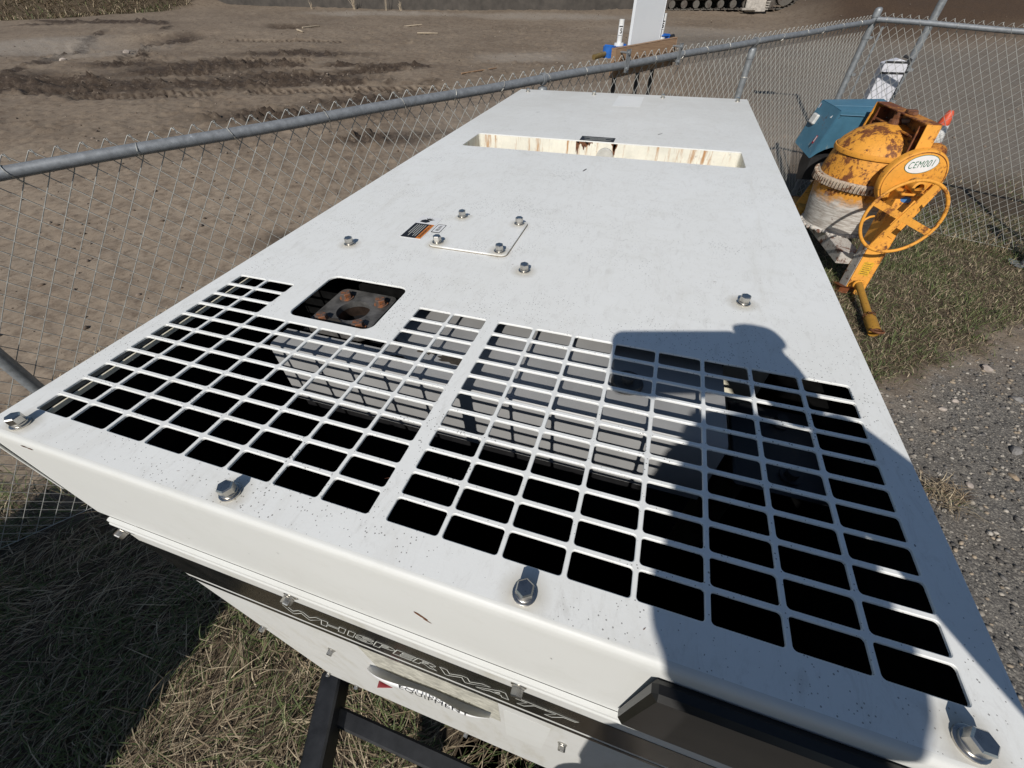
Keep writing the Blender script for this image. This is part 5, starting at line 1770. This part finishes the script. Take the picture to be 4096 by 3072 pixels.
# ------------------------------------------------------------------ grass
t = NT('grass_blades')
t.set('Base Color', t.attr('tint')).set('Roughness', 0.6).set('Specular IOR Level', 0.3)
M['grass'] = t.m
def blades(name, xs, ys, green, lmin, lmax, lean, wid, lie=None, seg=3):
    n = len(xs)
    h0 = height(xs, ys)
    L = lmin + (lmax - lmin) * RNG.random(n) ** 1.3
    az = RNG.random(n) * 2 * PI if lie is None else lie + 1.6 * (RNG.random(n) - 0.5) + (RNG.random(n) < 0.3) * RNG.random(n) * 6
    el0 = np.clip(lean[0] + (lean[1] - lean[0]) * RNG.random(n), 0.03, 1.5)
    drop = 0.5 + 1.1 * RNG.random(n)
    w = wid * (0.6 + 0.8 * RNG.random(n))
    P_ = np.stack([xs, ys, h0 - 0.004], 1)
    side = np.stack([-np.sin(az), np.cos(az), 0.35 * (RNG.random(n) - 0.5)], 1)
    rows = []
    cur = P_.copy()
    turn = (RNG.random(n) - 0.5) * 0.9
    for k in range(seg + 1):
        ww = w * (1 - 0.93 * (k / seg) ** 1.6)
        rows.append((cur - side * ww[:, None] * 0.5, cur + side * ww[:, None] * 0.5))
        el = el0 - drop * k / seg
        a2 = az + turn * k / seg
        st = np.stack([np.cos(a2) * np.cos(el), np.sin(a2) * np.cos(el), np.sin(el)], 1) * (L / seg)[:, None]
        cur = cur + st
        cur[:, 2] = np.maximum(cur[:, 2], h0 + 0.003 + 0.02 * RNG.random(n))
    V = np.stack([r for p in rows for r in p], 1).reshape(-1, 3)
    m = 2 * (seg + 1)
    base = (np.arange(n) * m)[:, None]
    F_ = np.concatenate([base + np.array([[2 * k, 2 * k + 1, 2 * k + 3, 2 * k + 2]]) for k in range(seg)], 0)
    gcol = np.array([0.135, 0.160, 0.058]); g2 = np.array([0.080, 0.110, 0.038])
    dcol = np.array([0.44, 0.36, 0.24]); d2 = np.array([0.27, 0.205, 0.13]); d3 = np.array([0.09, 0.062, 0.04])
    q = RNG.random((n, 1))
    gg_ = gcol * q + g2 * (1 - q)
    r_ = RNG.random(n)
    dd2 = np.where((r_ < 0.38)[:, None], dcol, np.where((r_ < 0.82)[:, None], d2, d3)) * (0.7 + 0.6 * q)
    isg = (RNG.random(n) < green)[:, None]
    col = np.where(isg, gg_, dd2)
    o = raw(name, V, F_, 'grass', None, False, {'tint': np.repeat(col, m, 0)})
    o['kind'] = 'stuff'
    return o
def pick(n, x0, x1, y0, y1, dens):
    x = x0 + (x1 - x0) * RNG.random(n); y = y0 + (y1 - y0) * RNG.random(n)
    k = RNG.random(n) < dens(x, y)
    return x[k], y[k]
# front left: matted dry grass with green shoots
x, y = pick(52000, -2.9, 0.75, -2.1, 0.95, lambda x, y: zones(x, y)[0] * (0.45 + 0.55 * fbm(x * 5, y * 5, 71)))
blades('dry_grass', x, y, 0.12 + 0.14 * fbm(x * 2, y * 2, 72), 0.04, 0.22, (0.02, 0.75), 0.0040, 1.0 + 6.0 * fbm(x * 2.0, y * 2.0, 73))
x, y = pick(22000, -2.9, 0.75, -2.1, 0.95, lambda x, y: zones(x, y)[0] * sstep(0.42, 0.60, fbm(x * 3, y * 3, 75)))
blades('green_grass', x, y, 0.88 + 0 * x, 0.05, 0.17, (0.5, 1.35), 0.0048)
# right: between mixer, fence and gravel
x, y = pick(100000, 1.3, 5.4, 1.9, 6.4, lambda x, y: zones(x, y)[0] * (0.40 + 0.6 * fbm(x * 4, y * 4, 81)))
blades('dry_grass', x, y, 0.24 + 0.34 * fbm(x * 1.7, y * 1.7, 82), 0.02, 0.11, (0.02, 0.8), 0.0036)
x, y = pick(26000, 1.3, 5.2, 2.0, 6.2, lambda x, y: zones(x, y)[0] * sstep(0.46, 0.66, fbm(x * 2.6, y * 2.6, 85)))
blades('green_grass', x, y, 0.88 + 0 * x, 0.05, 0.15, (0.5, 1.3), 0.0055)
# along the foot of the right fence, longer and drier
x, y = pick(9000, 2.6, 5.2, 4.9, 6.2, lambda x, y: (np.abs(y - (6.03 - 0.442 * (x - 2.57))) < 0.14) * 0.9)
blades('dry_grass', x, y, 0.25 + 0 * x, 0.10, 0.28, (0.3, 1.2), 0.005)
# beyond the right fence, thin
x, y = pick(16000, 3.2, 8.0, 5.0, 9.0, lambda x, y: 0.6 * zones(x, y)[0] * sstep(0.42, 0.6, fbm(x * 2, y * 2, 87)))
blades('dry_grass', x, y, 0.45 + 0 * x, 0.03, 0.11, (0.1, 1.0), 0.007)
# sparse chips and straw on the bare earth by the left fence
x, y = pick(9000, -3.4, -0.3, 0.3, 2.6, lambda x, y: 0.8 * (1 - sstep(0.6, 2.2, y)) * (x < 0.55 * (y - 0.2) - 0.3))
blades('straw_litter', x, y, 0.03 + 0 * x, 0.015, 0.06, (0.0, 0.12), 0.006, None, 2)
# far left bank
x, y = pick(42000, -33, -22.5, 14.5, 23.5, lambda x, y: zones(x, y)[0] * (0.25 + 0.75 * fbm(x * 1.0, y * 1.0, 91)))
blades('bank_grass', x, y, 0.20 + 0.35 * sstep(0.5, 0.65, fbm(x * 0.7, y * 0.7, 92)), 0.10, 0.40, (0.2, 1.2), 0.022)
# dry tuft out on the gravel
a = RNG.random(260) * 2 * PI; r = 0.13 * RNG.random(260) ** 0.7
xs = 2.50 + r * np.cos(a); ys = 1.72 + r * np.sin(a) * 0.8
o = blades('dry_tuft', xs, ys, 0.05 + 0 * xs, 0.05, 0.14, (0.1, 1.0), 0.004)
del o['kind']
tag(o, 'dry tuft of grass alone on the gravel', 'grass tuft')

# ------------------------------------------------------------------ what stands behind the camera: photographer and an added shadow container
def skin_body(name, verts, edges, radii, mat, parent, root=0, sub=2):
    me = bpy.data.meshes.new(name)
    me.from_pydata([tuple(v) for v in verts], edges, [])
    o = bpy.data.objects.new(name, me)
    link(o, parent)
    sk = o.modifiers.new('skin', 'SKIN')
    for v, r in zip(me.skin_vertices[0].data, radii):
        v.radius = r if isinstance(r, tuple) else (r, r)
    me.skin_vertices[0].data[root].use_root = True
    sk.use_smooth_shade = True
    ss = o.modifiers.new('sub', 'SUBSURF'); ss.levels = sub; ss.render_levels = sub
    me.materials.append(M[mat])
    return o
PH = Vector((0.75, -0.56, 0.57))
pe = empty('person', PH, 'photographer in a dark jacket holding a phone out over the generator', 'person')
def W(x, y, z):
    return Vector((x, y, z)) - PH
jv = [W(0.815, -0.64, 1.42), W(0.815, -0.62, 1.62), W(0.812, -0.59, 1.82), W(0.80, -0.57, 1.95), W(0.74, -0.555, 2.03),
      W(0.91, -0.50, 1.965), W(0.93, -0.33, 2.00), W(0.845, -0.215, 2.010), W(0.785, -0.150, 2.030),
      W(0.70, -0.66, 1.94), W(0.70, -0.72, 1.70), W(0.71, -0.68, 1.46), W(0.71, -0.66, 1.40)]
je = [(0, 1), (1, 2), (2, 3), (3, 4), (3, 5), (5, 6), (6, 7), (7, 8), (3, 9), (9, 10), (10, 11), (11, 12)]
skin_body('jacket', jv, je, [(0.165, 0.115), (0.18, 0.12), (0.184, 0.125), (0.14, 0.10), 0.058, 0.075, 0.055, 0.046, 0.034, 0.065, 0.052, 0.042, 0.036], 'cloth', pe)
skin_body('hand', [W(0.71, -0.66, 1.39), W(0.708, -0.645, 1.34), W(0.706, -0.635, 1.30)], [(0, 1), (1, 2)], [0.024, 0.034, 0.026], 'skin', pe)
for k in range(4):
    q = W(0.706, -0.66 + 0.018 * k, 1.295)
    skin_body('finger', [q + Vector((0, 0, 0.02)), q + Vector((0.002, 0.002, -0.03)), q + Vector((0.008, 0.006, -0.058))], [(0, 1), (1, 2)], [0.009, 0.0085, 0.0075], 'skin', pe, 0, 1)
skin_body('thumb', [W(0.708, -0.63, 1.35), W(0.712, -0.605, 1.32), W(0.716, -0.595, 1.29)], [(0, 1), (1, 2)], [0.011, 0.0105, 0.009], 'skin', pe, 0, 1)
lv = [W(0.80, -0.62, 1.50), W(0.80, -0.62, 1.40), W(0.72, -0.60, 1.36), W(0.70, -0.57, 1.02), W(0.70, -0.60, 0.66), W(0.70, -0.50, 0.61), W(0.88, -0.64, 1.36), W(0.89, -0.62, 1.02), W(0.89, -0.68, 0.66), W(0.89, -0.58, 0.61)]
skin_body('trousers', lv, [(0, 1), (1, 2), (2, 3), (3, 4), (4, 5), (1, 6), (6, 7), (7, 8), (8, 9)], [(0.12, 0.10), (0.12, 0.10), 0.085, 0.062, 0.045, 0.045, 0.085, 0.062, 0.045, 0.045], 'jeans', pe)
b = MB(PH)
bmesh.ops.create_uvsphere(b.bm, u_segments=28, v_segments=20, radius=1.0)
for v in b.bm.verts:
    x, y, z = v.co
    k = 1 - 0.18 * max(0, -z)
    v.co = Vector((0.718 + x * 0.074 * k, -0.545 + y * 0.096 * k, 2.185 + z * 0.116)) - PH
b.tube([(0.74, -0.56, 1.98), (0.722, -0.55, 2.12)], 0.058, 14)
for s_ in (-1, 1):
    b.lathe([(0.0, -0.008), (0.020, -0.006), (0.026, 0.0), (0.018, 0.006), (0.008, 0.002), (0.0, 0.002)], (0.718 + s_ * 0.075, -0.555, 2.178), (s_, -0.35, 0.1), 14)
b.prism([(-0.014, 0), (0.014, 0), (0.004, 0.05), (-0.004, 0.05)], (0, 0.02, -0.008), Vector((0.718, -0.452, 2.160)), (1, 0, 0), (0, 0, 1))
hd_ = b.build('head', 'skin', pe, 60)
for s_ in (-1, 1):
    b = MB(PH)
    b.lathe([(0, 0.010), (0.006, 0.008), (0.010, 0.0), (0, -0.004)], (0.718 + s_ * 0.030, -0.458, 2.190), (s_ * 0.3, 1, -0.2), 14)
    b.build('eye', 'dark', hd_, 60)
b = MB(PH)
b.tube([(0.694, -0.462, 2.125), (0.718, -0.456, 2.122), (0.742, -0.462, 2.125)], [0.002, 0.005, 0.002], 6)
b.build('mouth', plain('lips', (0.30, 0.12, 0.10), 0.5), hd_, 60)
b = MB(PH)
b.lathe([(0.079, 0.03), (0.081, 0.0), (0.076, -0.045), (0.05, -0.07)], (0.718, -0.562, 2.20), (0, -0.25, 1), 26)
b.build('hair', 'rust', hd_, 60)
b = MB(PH)
b.lathe([(0.0, 0.080), (0.038, 0.073), (0.064, 0.050), (0.077, 0.010), (0.078, -0.02)], (0.718, -0.55, 2.238), seg=28)
b.prism([(-0.066, 0.0), (0.066, 0.0), (0.054, 0.055), (0.0, 0.075), (-0.054, 0.055)], (0, 0, 0.008), Vector((0.718, -0.472, 2.223)), (1, 0, 0), (0, 0.97, -0.2))
b.build('cap', 'cloth', pe, 50)
# right hand wraps the right end of the phone
hv = [W(0.785, -0.150, 2.030), W(0.752, -0.140, 2.082), W(0.715, -0.132, 2.104)]
skin_body('hand', hv, [(0, 1), (1, 2)], [0.024, 0.034, 0.026], 'skin', pe)
for k in range(4):
    q = W(0.752 - 0.004 * k, -0.112 + 0.004 * k, 2.105 - 0.019 * k)
    skin_body('finger', [q + Vector((0.018, -0.012, 0)), q + Vector((0.004, 0.012, 0.003)), q + Vector((-0.024, 0.016, 0.001)), q + Vector((-0.040, 0.012, -0.003))], [(0, 1), (1, 2), (2, 3)], [0.009, 0.0088, 0.008, 0.007], 'skin', pe, 0, 1)
skin_body('thumb', [W(0.772, -0.150, 2.05), W(0.750, -0.158, 2.075), W(0.725, -0.160, 2.085)], [(0, 1), (1, 2)], [0.012, 0.0105, 0.009], 'skin', pe, 0, 1)
ph_c = CAM - CZ * 0.012 + CX * (0.0795 - 0.018) + CY * (0.037 - 0.016)
pho = empty('phone', ph_c, 'dark phone held in the right hand above the generator', 'phone')
b = MB(ph_c)
def rr_(w, h, r, n=6):
    out = []
    for (cx, cy, a0) in ((w / 2 - r, h / 2 - r, 0), (-w / 2 + r, h / 2 - r, 90), (-w / 2 + r, -h / 2 + r, 180), (w / 2 - r, -h / 2 + r, 270)):
        out += [(cx + r * math.cos(R_(a0 + 90 * k / (n - 1))), cy + r * math.sin(R_(a0 + 90 * k / (n - 1)))) for k in range(n)]
    return out
b.prism(rr_(0.159, 0.075, 0.011), CZ * 0.009, ph_c - CZ * 0.0045, CX, CY, 0.001)
b.build('phone_body', 'dark', pho, 40)
b = MB(ph_c)
b.prism(rr_(0.150, 0.067, 0.009), CZ * 0.0006, ph_c - CZ * 0.0052, CX, CY)
b.build('screen', 'blackgloss', pho)
# container added out of view to throw the shadow over the grass on the left
co0 = Vector((-1.70, -3.2, 0.0))
cn = empty('shadow_caster', (-1.70, -3.2, hz(-1.7, -3.2)), 'added ribbed shadow container standing behind the photographer on the left', 'caster')
CO_ = cn.location.copy()
X0, X1, Y0, Y1, HC = -2.46, -0.95, -4.6, -1.93, 1.70
b = MB(CO_)
b.box((X0, Y0, 0.06), (X1, Y1, HC), 0.01)
b.build('body', 'caster', cn)
b = MB(CO_)
for k in range(12):
    yy = Y0 + 0.2 + (Y1 - Y0 - 0.4) * k / 11
    for xx in (X0 - 0.012, X1 - 0.003):
        b.box((xx, yy - 0.04, 0.15), (xx + 0.015, yy + 0.04, HC - 0.1))
b.build('side_rib', 'caster', cn)
for s_ in (0, 1):
    b = MB(CO_)
    b.box((X0 + 0.06 + s_ * 0.71, Y1 - 0.002, 0.12), (X0 + 0.74 + s_ * 0.71, Y1 + 0.012, HC - 0.08), 0.004)
    dr = b.build('door', 'caster', cn)
    b = MB(CO_)
    b.tube([(X0 + 0.62 + s_ * 0.25, Y1 + 0.03, 0.2), (X0 + 0.62 + s_ * 0.25, Y1 + 0.03, HC - 0.15)], 0.014, 8)
    b.build('lock_bar', 'post', dr, 60)
b = MB(CO_)
for (x, y) in ((X0 + 0.1, Y0 + 0.1), (X1 - 0.1, Y0 + 0.1), (X0 + 0.1, Y1 - 0.1), (X1 - 0.1, Y1 - 0.1)):
    b.box((x - 0.08, y - 0.08, 0.0), (x + 0.08, y + 0.08, 0.07))
b.build('footing', 'stone_grey', cn)
